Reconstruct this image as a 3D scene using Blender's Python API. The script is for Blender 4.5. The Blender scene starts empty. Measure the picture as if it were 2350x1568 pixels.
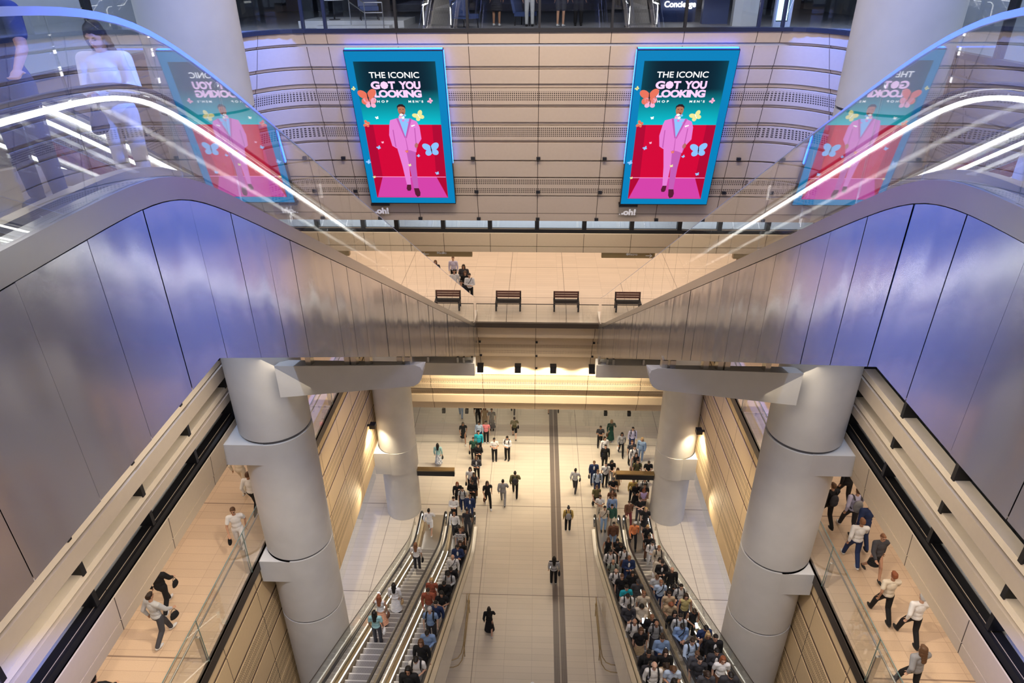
import bpy, bmesh, math, random
from mathutils import Vector, Matrix, Euler
random.seed(7)
PI = math.pi
R = math.radians
SC = bpy.context.scene
COL = SC.collection

# ------------------------------------------------------------------ camera
cam_d = bpy.data.cameras.new('camera')
cam = bpy.data.objects.new('camera', cam_d)
COL.objects.link(cam)
th, ps, ro = R(28.79), R(2.291), R(-0.394)
fw = Vector((-math.sin(ps)*math.cos(th), math.cos(ps)*math.cos(th), -math.sin(th)))
rt = Vector((math.cos(ps), math.sin(ps), 0)); up = rt.cross(fw)
r2 = rt*math.cos(ro) + up*math.sin(ro); u2 = -rt*math.sin(ro) + up*math.cos(ro)
cam.matrix_world = Matrix(((r2.x, u2.x, -fw.x, 0), (r2.y, u2.y, -fw.y, 0), (r2.z, u2.z, -fw.z, 25.0), (0, 0, 0, 1)))
cam_d.sensor_width = 36.0
cam_d.lens = 1543.08/2350*36
cam_d.clip_start = 0.05; cam_d.clip_end = 300
SC.camera = cam

# ------------------------------------------------------------------ world, exposure
w = bpy.data.worlds.new('world'); SC.world = w; w.use_nodes = True
w.node_tree.nodes['Background'].inputs[0].default_value = (0.75, 0.82, 1.0, 1)
w.node_tree.nodes['Background'].inputs[1].default_value = 0.15
vs = SC.view_settings
vs.view_transform = 'Standard'; vs.look = 'None'; vs.gamma = 1.0; vs.use_curve_mapping = False
vs.exposure = 0.0

# ------------------------------------------------------------------ lamps of the hall and added fill lights
def area(name, loc, sx, sy, power, col, rot=(0, 0, 0), spread=180):
    d = bpy.data.lights.new(name, 'AREA'); d.shape = 'RECTANGLE'; d.size = sx; d.size_y = sy
    d.energy = power; d.color = col; d.spread = R(spread)
    o = bpy.data.objects.new(name, d); o.location = loc; o.rotation_euler = rot; COL.objects.link(o)
    return o
def spot(name, loc, target, power, col, ang=60, blend=.6, size=.08):
    d = bpy.data.lights.new(name, 'SPOT'); d.energy = power; d.color = col
    d.spot_size = R(ang); d.spot_blend = blend; d.shadow_soft_size = size
    o = bpy.data.objects.new(name, d); o.location = loc
    o.rotation_euler = (Vector(target)-Vector(loc)).to_track_quat('-Z', 'Y').to_euler(); COL.objects.link(o)
    return o
WARM = (1.0, .79, .55); NEUT = (1.0, .9, .8); COOL = (.55, .68, 1.0); BLUE = (.06, .2, 1.0)
# high ceiling of the atrium
area('ceiling_lamp', (0, 10, 33.5), 14, 18, 700, (1.0, .9, .8))
area('wall_wash_lamp', (0, 13.5, 31.5), 15, 1.2, 1650, (1.0, .85, .72), (R(48), 0, 0), 110)
for sx in (-1, 1):
    area('ceiling_edge_lamp', (sx*8.5, 10, 33.0), 1.0, 20, 1100, COOL, (0, sx*R(18), 0))
    area('lavender_ceiling_lamp', (sx*5, 1.5, 32), 5, 7, 620, (.42, .46, 1.0))
    spot('cool_column_lamp', (sx*7.7, 6.0, 31.5), (sx*7.2, 14.2, 13.5), 6500 if sx < 0 else 3000, (.5, .66, 1.0), 24, .5, .1)
    # blue feature lighting on the corner columns, wall ends and escalator crests
    spot('blue_feature_lamp', (sx*3.6, 20, 31.5), (sx*8.9, 21.9, 21.3), 36000, BLUE, 42, .8, .3)
    spot('blue_crest_lamp', (-sx*5.6, 4.5, 31.5), (sx*3.1, 5.9, 23.3), 30000, (.04, .16, 1.0), 22, 1.0, .3)
    spot('blue_column_lamp', (sx*1.2, 6.0, 31), (sx*7.0, 14.2, 25), 3500, (.12, .28, 1.0), 50, .9, .4)
    # gallery ceilings, both sides of the middle level
    area('gallery_ceiling_lamp', (sx*11.2, 10, 13.1), 4.0, 34, 520, (1.0, .82, .66))
    area('window_room_lamp', (sx*11.5, 9, 17.4), 4.5, 26, 260, (.9, .95, 1.0))
    area('added_truss_fill', (sx*5.2, 11.0, 17.7), 1.4, 9, 170, (1.0, .86, .68), (R(-30), sx*R(-35), 0), 160)  # added soft fill below the truss, no luminaire there
    for ly, lz, e in ((6.5, 20.9, 1900), (10.5, 18.6, 1900), (16.8, 14.9, 1100), (21.5, 12.2, 800)):
        spot('added_truss_spot', (sx*3.7, ly, lz), (sx*8.5, ly+1.5, 4.5), e, (1.0, .84, .62), 60, .8, .15)  # added unseen spots that brighten the gold walls and columns
    # lower level below the galleries: cool daylight tubes
    area('lower_side_lamp', (sx*12.5, 22, 2.3), 4, 22, 420, (.62, .68, 1.0))
area('middle_hall_lamp', (0, 38, 13.0), 22, 12, 1150, (1.0, .8, .62))
area('lower_hall_lamp', (0, 42, 2.2), 16, 14, 400, (1.0, .86, .68))
area('added_front_fill', (0, 1.2, 20.0), 5, 1.0, 330, (1.0, .92, .84), (R(38), 0, 0))  # added fill from below the camera for column fronts and beams
area('lower_void_lamp', (0, 28.6, 8.6), 5.0, 1.2, 220, (1.0, .84, .62), (R(-20), 0, 0))
area('added_fascia_fill', (0, 26.8, 16.6), 12, .6, 330, (1.0, .84, .66), (R(42), 0, 0))  # added light that brightens the middle fascia, no fitting modelled
for sx in (-1, 1): area('upper_side_room_lamp', (sx*11.2, 12, 29.5), 2.5, 24, 1500, (.72, .84, 1.0))
area('upper_room_lamp', (0, 31, 26.2), 20, 8, 60, (.8, .85, 1.0))

# ------------------------------------------------------------------ materials
def newmat(name):
    m = bpy.data.materials.new(name); m.use_nodes = True
    nt = m.node_tree; b = nt.nodes['Principled BSDF']
    return m, nt, b
def N(nt, t, **k):
    n = nt.nodes.new(t)
    for a, v in k.items(): setattr(n, a, v)
    return n
def mth(nt, op, a, b=None, c=None):
    n = nt.nodes.new('ShaderNodeMath'); n.operation = op
    for i, v in enumerate((a, b, c)):
        if v is None: continue
        if isinstance(v, (int, float)): n.inputs[i].default_value = v
        else: nt.links.new(v, n.inputs[i])
    return n.outputs[0]
def mixc(nt, f, a, b):
    n = nt.nodes.new('ShaderNodeMix'); n.data_type = 'RGBA'
    for s, v in ((n.inputs[0], f), (n.inputs[6], a), (n.inputs[7], b)):
        if isinstance(v, (int, float)): s.default_value = v
        elif isinstance(v, tuple): s.default_value = (*v[:3], 1)
        else: nt.links.new(v, s)
    return n.outputs[2]
def flat(name, col, rough=.6, metal=0.0, var=.06, scale=6.0, spec=.5, bump=0.0):
    m, nt, b = newmat(name)
    tc = N(nt, 'ShaderNodeTexCoord'); no = N(nt, 'ShaderNodeTexNoise'); no.inputs['Scale'].default_value = scale
    no.inputs['Detail'].default_value = 4
    nt.links.new(tc.outputs['Object'], no.inputs['Vector'])
    lo = tuple(c*(1-var) for c in col); hi = tuple(min(1, c*(1+var)) for c in col)
    nt.links.new(mixc(nt, no.outputs['Fac'], lo, hi), b.inputs['Base Color'])
    b.inputs['Roughness'].default_value = rough; b.inputs['Metallic'].default_value = metal
    b.inputs['Specular IOR Level'].default_value = spec
    if bump:
        bp = N(nt, 'ShaderNodeBump'); bp.inputs['Strength'].default_value = bump; bp.inputs['Distance'].default_value = .01
        nt.links.new(no.outputs['Fac'], bp.inputs['Height']); nt.links.new(bp.outputs[0], b.inputs['Normal'])
    return m
def glow(name, col, s):
    m, nt, b = newmat(name)
    b.inputs['Base Color'].default_value = (*[min(1, c) for c in col], 1)
    b.inputs['Emission Color'].default_value = (*col, 1); b.inputs['Emission Strength'].default_value = s
    return m
def glassmat(name, tint=(.93, .97, .95), boost=1.6, rough=.0, refl=(1, 1, 1)):
    m = bpy.data.materials.new(name); m.use_nodes = True; nt = m.node_tree; nt.nodes.clear()
    o = N(nt, 'ShaderNodeOutputMaterial'); t = N(nt, 'ShaderNodeBsdfTransparent'); g = N(nt, 'ShaderNodeBsdfGlossy')
    t.inputs[0].default_value = (*tint, 1); g.inputs[0].default_value = (*refl, 1); g.inputs['Roughness'].default_value = rough
    fr = N(nt, 'ShaderNodeFresnel'); ge = N(nt, 'ShaderNodeNewGeometry')
    nt.links.new(mth(nt, 'SUBTRACT', 1.5, mth(nt, 'MULTIPLY', ge.outputs['Backfacing'], 1.5-1/1.5)), fr.inputs[0])
    f = mth(nt, 'MINIMUM', mth(nt, 'MULTIPLY', fr.outputs[0], boost), 1.0)
    mx = N(nt, 'ShaderNodeMixShader'); nt.links.new(f, mx.inputs[0]); nt.links.new(t.outputs[0], mx.inputs[1]); nt.links.new(g.outputs[0], mx.inputs[2])
    nt.links.new(mx.outputs[0], o.inputs[0])
    return m
def line(nt, x, pos, half):            # 1 near x == pos
    return mth(nt, 'LESS_THAN', mth(nt, 'ABSOLUTE', mth(nt, 'SUBTRACT', x, pos)), half)
def grid(nt, x, per, off, half):       # 1 near multiples of per
    a = mth(nt, 'SUBTRACT', x, off - per/2)
    f = mth(nt, 'MODULO', mth(nt, 'ADD', a, per*200), per)
    return mth(nt, 'LESS_THAN', mth(nt, 'ABSOLUTE', mth(nt, 'SUBTRACT', f, per/2)), half)
def mx(nt, *a):
    r = a[0]
    for b in a[1:]: r = mth(nt, 'MAXIMUM', r, b)
    return r
def axes(nt, kind='Object'):
    tc = N(nt, 'ShaderNodeTexCoord'); s = N(nt, 'ShaderNodeSeparateXYZ'); nt.links.new(tc.outputs[kind], s.inputs[0])
    return s.outputs[0], s.outputs[1], s.outputs[2], tc.outputs[kind]

def tiles(name, col, jc, majors_x, majors_y, tx, ty, small=.006, strip=None, rough=.35, ox=0, oy=0, speck=.10):
    m, nt, b = newmat(name); x, y, z, v = axes(nt)
    n1 = N(nt, 'ShaderNodeTexNoise'); n1.inputs['Scale'].default_value = 30; n1.inputs['Detail'].default_value = 6; nt.links.new(v, n1.inputs['Vector'])
    n2 = N(nt, 'ShaderNodeTexNoise'); n2.inputs['Scale'].default_value = .9; n2.inputs['Detail'].default_value = 3; nt.links.new(v, n2.inputs['Vector'])
    br = N(nt, 'ShaderNodeTexWhiteNoise', noise_dimensions='2D')
    cx = N(nt, 'ShaderNodeCombineXYZ')
    nt.links.new(mth(nt, 'FLOOR', mth(nt, 'DIVIDE', mth(nt, 'SUBTRACT', x, ox), tx)), cx.inputs[0]); nt.links.new(mth(nt, 'FLOOR', mth(nt, 'DIVIDE', mth(nt, 'SUBTRACT', y, oy), ty)), cx.inputs[1])
    nt.links.new(cx.outputs[0], br.inputs['Vector'])
    f = mth(nt, 'ADD', mth(nt, 'MULTIPLY', n1.outputs['Fac'], .4), mth(nt, 'ADD', mth(nt, 'MULTIPLY', n2.outputs['Fac'], .35), mth(nt, 'MULTIPLY', br.outputs['Value'], .25)))
    c = mixc(nt, f, tuple(q*(1-speck*1.6) for q in col), tuple(min(1, q*(1+speck)) for q in col))
    sm = mx(nt, grid(nt, x, tx, ox, small), grid(nt, y, ty, oy, small))
    c = mixc(nt, mth(nt, 'MULTIPLY', sm, .38), c, jc)
    if strip:
        a, bb, sc = strip
        ins = mth(nt, 'MULTIPLY', mth(nt, 'GREATER_THAN', x, a), mth(nt, 'LESS_THAN', x, bb))
        st = mixc(nt, grid(nt, x, .07, 0, .018), sc, tuple(q*.6 for q in sc))
        st = mixc(nt, mth(nt, 'MULTIPLY', grid(nt, y, .6, 0, .012), .5), st, jc)
        st = mixc(nt, mth(nt, 'MULTIPLY', line(nt, x, (a+bb)/2, .03), .4), st, col)
        c = mixc(nt, ins, c, st)
    big = [line(nt, x, p, .014) for p in majors_x] + [line(nt, y, p, .022) for p in majors_y]
    c = mixc(nt, mth(nt, 'MULTIPLY', mx(nt, *big), .8), c, jc)
    nt.links.new(c, b.inputs['Base Color']); b.inputs['Roughness'].default_value = rough
    return m

def panels(name, col, joints, perf, jmod=None, horiz=(), zax=2, dark=(.05, .035, .025), rough=.75, hole=.028, pitch=.085):
    """stone panel skin; uses UV = (metres along wall, height).  perf: list of (z0,z1) rows of round holes"""
    m, nt, b = newmat(name); x, y, _, v = axes(nt, 'UV')
    n = N(nt, 'ShaderNodeTexNoise'); n.inputs['Scale'].default_value = 9; n.inputs['Detail'].default_value = 5; nt.links.new(v, n.inputs['Vector'])
    n2 = N(nt, 'ShaderNodeTexNoise'); n2.inputs['Scale'].default_value = .35; nt.links.new(v, n2.inputs['Vector'])
    f = mth(nt, 'ADD', mth(nt, 'MULTIPLY', n.outputs['Fac'], .5), mth(nt, 'MULTIPLY', n2.outputs['Fac'], .5))
    c = mixc(nt, f, tuple(q*.9 for q in col), tuple(min(1, q*1.07) for q in col))
    L = [line(nt, x, j, .011) for j in joints]
    if jmod: L.append(grid(nt, x, jmod[0], jmod[1], .011))
    L += [line(nt, y, h, .010) for h in horiz]
    if perf:
        # round holes on a square pitch
        fx = mth(nt, 'SUBTRACT', mth(nt, 'MODULO', mth(nt, 'ADD', x, pitch*2000), pitch), pitch/2)
        fy = mth(nt, 'SUBTRACT', mth(nt, 'MODULO', mth(nt, 'ADD', y, pitch*2000), pitch), pitch/2)
        d = mth(nt, 'SQRT', mth(nt, 'ADD', mth(nt, 'MULTIPLY', fx, fx), mth(nt, 'MULTIPLY', fy, fy)))
        h = mth(nt, 'LESS_THAN', d, hole)
        for a, bb in perf:
            ins = mth(nt, 'MULTIPLY', mth(nt, 'GREATER_THAN', y, a), mth(nt, 'LESS_THAN', y, bb))
            L.append(mth(nt, 'MULTIPLY', h, ins))
    c = mixc(nt, mx(nt, *L), c, dark)
    nt.links.new(c, b.inputs['Base Color']); b.inputs['Roughness'].default_value = rough
    b.inputs['Specular IOR Level'].default_value = .3
    return m

M = {}
STONE = (.50, .40, .30)
bands_u = [23.0, 22.55, 21.70, 21.0, 20.19, 19.44, 18.67, 17.80, 17.0, 16.14, 15.38, 14.78]
M['wall_u'] = panels('upper_wall_stone', (.44, .355, .275), (-7.45, 7.48), [(21.20, 21.52), (19.94, 20.30), (18.13, 18.33), (17.79, 17.98)], jmod=(2.248, 0), horiz=(16.93,), hole=.023, pitch=.07)
M['wall_m'] = panels('middle_fascia_stone', (.52, .42, .31), (), None, jmod=(2.22, 0), horiz=(13.5,))
M['wall_l'] = panels('lower_wall_stone', (.52, .41, .28), (), [(7.0, 7.28), (7.42, 7.7), (4.9, 5.25), (4.0, 4.24), (4.34, 4.6), (3.28, 3.56), (3.66, 3.9)], jmod=(3.0, 0), hole=.017, pitch=.06)
M['wall_g'] = panels('gold_side_stone', (.66, .49, .28), (), [(7.35, 7.56), (7.05, 7.26), (6.75, 6.96), (5.26, 5.44), (4.96, 5.14), (4.68, 4.86), (3.52, 3.72), (3.84, 4.02), (4.14, 4.32)], jmod=(2.23, .4), horiz=(), hole=.02, pitch=.07)
M['wall_s'] = panels('side_wall_stone', (.46, .39, .32), (), [], jmod=(2.248, 0), horiz=())
M['groove'] = flat('dark_groove', (.13, .08, .05), .8)
M['concrete'] = flat('pale_concrete', (.52, .50, .46), .55, var=.12, scale=1.6, bump=.05)
M['concrete_dk'] = flat('shadow_gap', (.10, .10, .11), .8)
M['black'] = flat('black_metal', (.015, .015, .018), .4, .3)
M['dark'] = flat('dark_bronze', (.09, .07, .055), .4, .7)
M['bronze'] = flat('bronze', (.34, .25, .13), .38, .85)
M['cream'] = flat('cream_ledge', (.74, .64, .50), .55)
M['ledge'] = flat('tan_ledge', (.50, .42, .33), .55)
M['white'] = flat('white_paint', (.8, .8, .8), .6)
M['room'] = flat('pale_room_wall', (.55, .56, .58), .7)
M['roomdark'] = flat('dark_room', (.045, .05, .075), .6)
M['navy'] = flat('navy_panel', (.04, .07, .2), .5)
M['ceil'] = flat('ceiling_grey', (.45, .43, .41), .8)
M['rubber'] = flat('black_rubber', (.02, .02, .022), .35)
M['steel'] = flat('brushed_steel', (.55, .53, .50), .3, .95, var=.05, scale=2)
M['deck'] = flat('escalator_deck_metal', (.74, .68, .57), .35, .6, var=.08, scale=3)
M['wood'] = flat('bench_wood', (.13, .05, .03), .5, var=.2, scale=12)
M['bronze_skirt'] = flat('gold_skirt_metal', (.42, .33, .2), .35, .6)
M['led'] = glow('led_strip', (1.0, .93, .84), 5)
M['led_soft'] = glow('led_soft', (1.0, .93, .85), 6)
M['lamp_face'] = glow('lamp_face', (1.0, .85, .62), 20)
M['glass'] = glassmat('rail_glass', (.97, .985, .975), 1.0)
M['glass_up'] = glassmat('escalator_glass', (.97, .98, .985), 3.0)
M['glass_win'] = glassmat('window_glass', (.8, .83, .86), 1.2)
M['glass_edge'] = flat('green_glass_edge', (.10, .17, .16), .2)
M['blue_edge'] = flat('steel_glass_trim', (.5, .58, .8), .4, .35)
M['led_rail'] = glow('rail_led_strip', (1.0, .94, .9), 9)
M['floor_lo'] = tiles('lower_floor_tile', (.60, .53, .43), (.12, .09, .07), (-2.56, 2.72, -7.9, 8.0), (22.49, 28.63, 16.35, 34.4, 40.5), 1.2, .3, strip=(.97, 1.53, (.19, .155, .135)), oy=.09)
M['floor_mid'] = tiles('middle_floor_tile', (.60, .49, .39), (.12, .09, .07), (-1.5, 1.55, -7.5, 7.5), (32.95, 37.2, 41.5), 1.2, .3)
M['floor_gal'] = tiles('gallery_floor_tile', (.56, .41, .28), (.16, .10, .07), (-9.1, 9.1), (10.9, 16.6, 5.2, 22.3, 28), 1.2, .3, rough=.4, speck=.16)
M['floor_room'] = flat('room_floor', (.3, .3, .33), .4)

# brushed steel cladding: large soft dents + fine vertical brushing
def cladmat():
    m, nt, b = newmat('stainless_cladding'); x, y, z, v = axes(nt)
    mp = N(nt, 'ShaderNodeMapping'); mp.inputs['Scale'].default_value = (1, 1.0, .35); nt.links.new(v, mp.inputs[0])
    n1 = N(nt, 'ShaderNodeTexNoise'); n1.inputs['Scale'].default_value = 1.3; n1.inputs['Detail'].default_value = 1.5; nt.links.new(mp.outputs[0], n1.inputs['Vector'])
    n2 = N(nt, 'ShaderNodeTexNoise'); n2.inputs['Scale'].default_value = 260; nt.links.new(v, n2.inputs['Vector'])
    n3 = N(nt, 'ShaderNodeTexNoise'); n3.inputs['Scale'].default_value = .8; n3.inputs['Detail'].default_value = 6; nt.links.new(v, n3.inputs['Vector'])
    nt.links.new(mixc(nt, n3.outputs['Fac'], (.50, .485, .475), (.60, .585, .575)), b.inputs['Base Color'])
    b.inputs['Metallic'].default_value = .78
    b.inputs['Roughness'].default_value = .2
    nt.links.new(mth(nt, 'ADD', .11, mth(nt, 'MULTIPLY', n2.outputs['Fac'], .08)), b.inputs['Roughness'])
    bp = N(nt, 'ShaderNodeBump'); bp.inputs['Strength'].default_value = .75; bp.inputs['Distance'].default_value = .035
    nt.links.new(n1.outputs['Fac'], bp.inputs['Height']); nt.links.new(bp.outputs[0], b.inputs['Normal'])
    return m
M['clad'] = cladmat()
def treadmat():
    m, nt, b = newmat('escalator_tread'); x, y, z, v = axes(nt)
    g = grid(nt, x, .03, 0, .006)
    c = mixc(nt, g, (.34, .32, .31), (.14, .13, .125))
    c = mixc(nt, line(nt, y, .375, .018), c, (.62, .60, .56)); c = mixc(nt, line(nt, y, .02, .022), c, (.05, .045, .04))  # dark line is painted shade in the gap between steps
    nt.links.new(c, b.inputs['Base Color'])
    b.inputs['Metallic'].default_value = .6; b.inputs['Roughness'].default_value = .4
    return m
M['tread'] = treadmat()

# ------------------------------------------------------------------ mesh helpers
class MB:
    def __init__(s): s.v = []; s.f = []; s.uv = None
    def quad(s, a, b, c, d):
        i = len(s.v); s.v += [tuple(a), tuple(b), tuple(c), tuple(d)]; s.f.append((i, i+1, i+2, i+3)); return s
    def box(s, x0, x1, y0, y1, z0, z1):
        i = len(s.v)
        s.v += [(x, y, z) for z in (z0, z1) for (x, y) in ((x0, y0), (x1, y0), (x1, y1), (x0, y1))]
        s.f += [(i, i+3, i+2, i+1), (i+4, i+5, i+6, i+7), (i, i+1, i+5, i+4), (i+1, i+2, i+6, i+5), (i+2, i+3, i+7, i+6), (i+3, i, i+4, i+7)]
        return s
    def obox(s, mat, x0, x1, y0, y1, z0, z1):
        n = len(s.v); s.box(x0, x1, y0, y1, z0, z1)
        for k in range(n, len(s.v)): s.v[k] = tuple(mat @ Vector(s.v[k]))
        return s
    def prism_x(s, pts, x0, x1):           # closed polygon of (y,z) extruded along x
        i = len(s.v); n = len(pts)
        s.v += [(x0, p[0], p[1]) for p in pts] + [(x1, p[0], p[1]) for p in pts]
        s.f.append(tuple(range(i, i+n))); s.f.append(tuple(range(i+2*n-1, i+n-1, -1)))
        for k in range(n): s.f.append((i+k, i+(k+1) % n, i+n+(k+1) % n, i+n+k))
        return s
    def prism_z(s, pts, z0, z1):
        i = len(s.v); n = len(pts)
        s.v += [(p[0], p[1], z0) for p in pts] + [(p[0], p[1], z1) for p in pts]
        s.f.append(tuple(range(i+n-1, i-1, -1))); s.f.append(tuple(range(i+n, i+2*n)))
        for k in range(n): s.f.append((i+k, i+(k+1) % n, i+n+(k+1) % n, i+n+k))
        return s
    def prism_y(s, pts, y0, y1):           # polygon of (x,z) extruded along y
        i = len(s.v); n = len(pts)
        s.v += [(p[0], y0, p[1]) for p in pts] + [(p[0], y1, p[1]) for p in pts]
        s.f.append(tuple(range(i, i+n))); s.f.append(tuple(range(i+2*n-1, i+n-1, -1)))
        for k in range(n): s.f.append((i+k, i+(k+1) % n, i+n+(k+1) % n, i+n+k))
        return s
    def tube(s, pts, r, seg=8, cap=True, rx=None):
        pts = [Vector(p) for p in pts]; i0 = len(s.v); n = len(pts)
        for k, p in enumerate(pts):
            t = (pts[min(k+1, n-1)]-pts[max(k-1, 0)]).normalized()
            a = t.cross(Vector((0, 0, 1)));
            if a.length < 1e-3: a = Vector((1, 0, 0))
            a.normalize(); b = a.cross(t).normalized()
            for q in range(seg):
                an = 2*PI*q/seg; s.v.append(tuple(p + a*math.cos(an)*(rx or r) + b*math.sin(an)*r))
        for k in range(n-1):
            for q in range(seg):
                a = i0+k*seg+q; b = i0+k*seg+(q+1) % seg
                s.f.append((a, b, b+seg, a+seg))
        if cap:
            s.f.append(tuple(i0+q for q in reversed(range(seg)))); s.f.append(tuple(i0+(n-1)*seg+q for q in range(seg)))
        return s
    def cyl(s, x, y, z0, z1, r, seg=48, r1=None):
        i = len(s.v); r1 = r if r1 is None else r1
        for z, rr in ((z0, r), (z1, r1)):
            s.v += [(x+rr*math.cos(2*PI*k/seg), y+rr*math.sin(2*PI*k/seg), z) for k in range(seg)]
        for k in range(seg): s.f.append((i+k, i+(k+1) % seg, i+seg+(k+1) % seg, i+seg+k))
        s.f.append(tuple(i+k for k in reversed(range(seg)))); s.f.append(tuple(i+seg+k for k in range(seg)))
        return s
    def ribbon_x(s, top, bot, x0, x1):     # solid between polyline top & bottom (lists of (y,z)), thickness x0..x1
        return s.prism_x(list(top)+list(reversed(bot)), x0, x1)
    def build(s, name, mat, parent=None, smooth=False, kind=None, label=None, local=False):
        me = bpy.data.meshes.new(name); me.from_pydata(s.v, [], s.f)
        if s.uv:
            ul = me.uv_layers.new(name='UVMap')
            for l in me.loops: ul.data[l.index].uv = s.uv[l.vertex_index]
        bm = bmesh.new(); bm.from_mesh(me); bmesh.ops.recalc_face_normals(bm, faces=bm.faces); bm.to_mesh(me); bm.free()
        me.materials.append(M[mat] if isinstance(mat, str) else mat)
        if smooth:
            me.polygons.foreach_set('use_smooth', [True]*len(me.polygons)); me.set_sharp_from_angle(angle=R(35))
        o = bpy.data.objects.new(name, me); COL.objects.link(o)
        if parent:
            o.parent = parent
            if not local:
                p = parent; T = Matrix()
                while p: T = T @ p.matrix_basis.inverted(); p = p.parent
                o.matrix_parent_inverse = T
        if kind: o['kind'] = kind
        if label: o['label'] = label
        return o
def tag(o, label, cat, group=None, kind=None):
    o['label'] = label; o['category'] = cat
    if group: o['group'] = group
    if kind: o['kind'] = kind
    return o
def thing(name, label, cat, loc=(0, 0, 0), group=None, rz=0):
    o = bpy.data.objects.new(name, None); COL.objects.link(o); o.location = loc; o.rotation_euler.z = rz
    o.empty_display_size = .2
    return tag(o, label, cat, group)
def struct(name, mb, mat, smooth=False):
    return mb.build(name, mat, None, smooth, 'structure')
def copy_tree(o, parent=None):
    c = o.copy(); COL.objects.link(c)
    if parent: c.parent = parent
    for ch in list(o.children): copy_tree(ch, c)
    return c

FL, MD, UP = -1.3, 9.6, 23.33           # lower floor, middle floor, upper floor
LEAN = .278
# ================================================================== SETTING
def arcpath(xs, ys, a, b, yend, n=14):
    """plan outline of one half-wall: from the centre line along y=ys, round the corner to x=xs, then towards the camera. mirrored by sgn later"""
    pts = [(0.0, ys, 0, 1)]
    x1 = xs-a; k = 6
    for i in range(1, k+1): pts.append((x1*i/k, ys, 0, 1))
    for i in range(1, n+1):
        t = (PI/2)*i/n
        x = x1 + a*math.sin(t); y = ys-b + b*math.cos(t)
        nx, ny = math.sin(t)/a, math.cos(t)/b; l = math.hypot(nx, ny)
        pts.append((x, y, nx/l, ny/l))
    k = 8
    for i in range(1, k+1): pts.append((xs, (ys-b)+(yend-(ys-b))*i/k, 1, 0))
    return pts
def fullpath(half):
    L = [(-x, y, -nx, ny) for (x, y, nx, ny) in reversed(half)][:-1]
    P = L+list(half); s = [0.0]
    for i in range(1, len(P)): s.append(s[-1]+math.hypot(P[i][0]-P[i-1][0], P[i][1]-P[i-1][1]))
    mid = s[len(L)]
    return [(*p, q-mid) for p, q in zip(P, s)]
def loft(path, prof, lean=0.0, z0=23.35):
    mb = MB(); mb.uv = []
    for (x, y, nx, ny, s) in path:
        for (z, off) in prof:
            d = (z0-z)*lean+off
            mb.v.append((x+nx*d, y+ny*d, z)); mb.uv.append((s, z))
    n = len(prof)
    for i in range(len(path)-1):
        for j in range(n-1):
            a = i*n+j; mb.f.append((a, a+1, a+n+1, a+n))
    return mb
XC = .05
UPATH = fullpath(arcpath(8.86, 23.06, 1.36, 2.39, -4))
# --- upper back wall and the side walls that curve out of it: proud stone bands with recessed strips
strips = [(23.03, 22.94), (22.34, 22.22), (21.78, 21.62), (21.09, 20.98), (20.49, 20.35), (19.84, 19.74), (19.10, 19.04), (18.44, 18.39), (17.69, 17.65)]
prof = [(23.35, .0)]
for a, b in strips: prof += [(a, .0), (a-.004, .045), (b+.025, .055), (b+.02, .11), (b, .11), (b-.005, 0)]
prof += [(16.6, .0), (16.584, .2), (16.584, 1.0)]
struct('wall_back', loft(UPATH, prof, LEAN), 'wall_u', True)

# --- upper level glazing: sill, mullions, panes (curved with the wall)
def seg_path(path, s0, s1, step=.4):
    out = []; n = max(1, int((s1-s0)/step+.999))
    for i in range(n+1):
        s = s0+(s1-s0)*i/n
        for k in range(len(path)-1):
            if path[k][4] <= s <= path[k+1][4]+1e-6:
                t = (s-path[k][4])/(path[k+1][4]-path[k][4]); a, b = path[k], path[k+1]
                nx, ny = a[2]*(1-t)+b[2]*t, a[3]*(1-t)+b[3]*t; l = math.hypot(nx, ny)
                out.append((a[0]*(1-t)+b[0]*t, a[1]*(1-t)+b[1]*t, nx/l, ny/l, s)); break
    return out
def wallbox(path, s0, s1, z0, z1, d0, d1, step=.4, mb=None):
    mb = mb or MB(); P = seg_path(path, s0, s1, step); i0 = len(mb.v)
    for (x, y, nx, ny, s) in P:
        for (d, z) in ((d0, z0), (d0, z1), (d1, z1), (d1, z0)): mb.v.append((x+nx*d, y+ny*d, z))
    for i in range(len(P)-1):
        for j in range(4):
            a = i0+i*4+j; b = i0+i*4+(j+1) % 4; mb.f.append((a, b, b+4, a+4))
    mb.f.append((i0, i0+1, i0+2, i0+3)); e = i0+4*(len(P)-1); mb.f.append((e+3, e+2, e+1, e))
    return mb
smax = UPATH[-1][4]-.2
jo = [k*2.248 for k in range(-3, 4)]+[-7.45, 7.48, -10.0, 10.0, -12.3, 12.3, -14.5, 14.5, -16.7, 16.7, -19.3, 19.3, -22.2, 22.2, -25.5, 25.5]
jo = sorted([j for j in jo if abs(j) < smax])
win = thing('window_wall', 'long dark framed glazing above the stone wall, with the upper floor behind it', 'window', (0, 23.06, 23.35))
win['kind'] = 'structure'
wallbox(UPATH, -smax, smax, 23.35, 23.465, -.04, .18).build('sill', 'black', win)
wallbox(UPATH, -smax, smax, 26.1, 26.3, -.02, .18).build('head_rail', 'black', win)
for j in jo: wallbox(UPATH, j-.037, j+.037, 23.465, 26.1, -.02, .16).build('mullion', 'black', win)
for a, b in zip(jo[:-1], jo[1:]): wallbox(UPATH, a+.04, b-.04, 23.465, 26.1, .06, .072).build('pane', 'glass_win', win)
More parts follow.
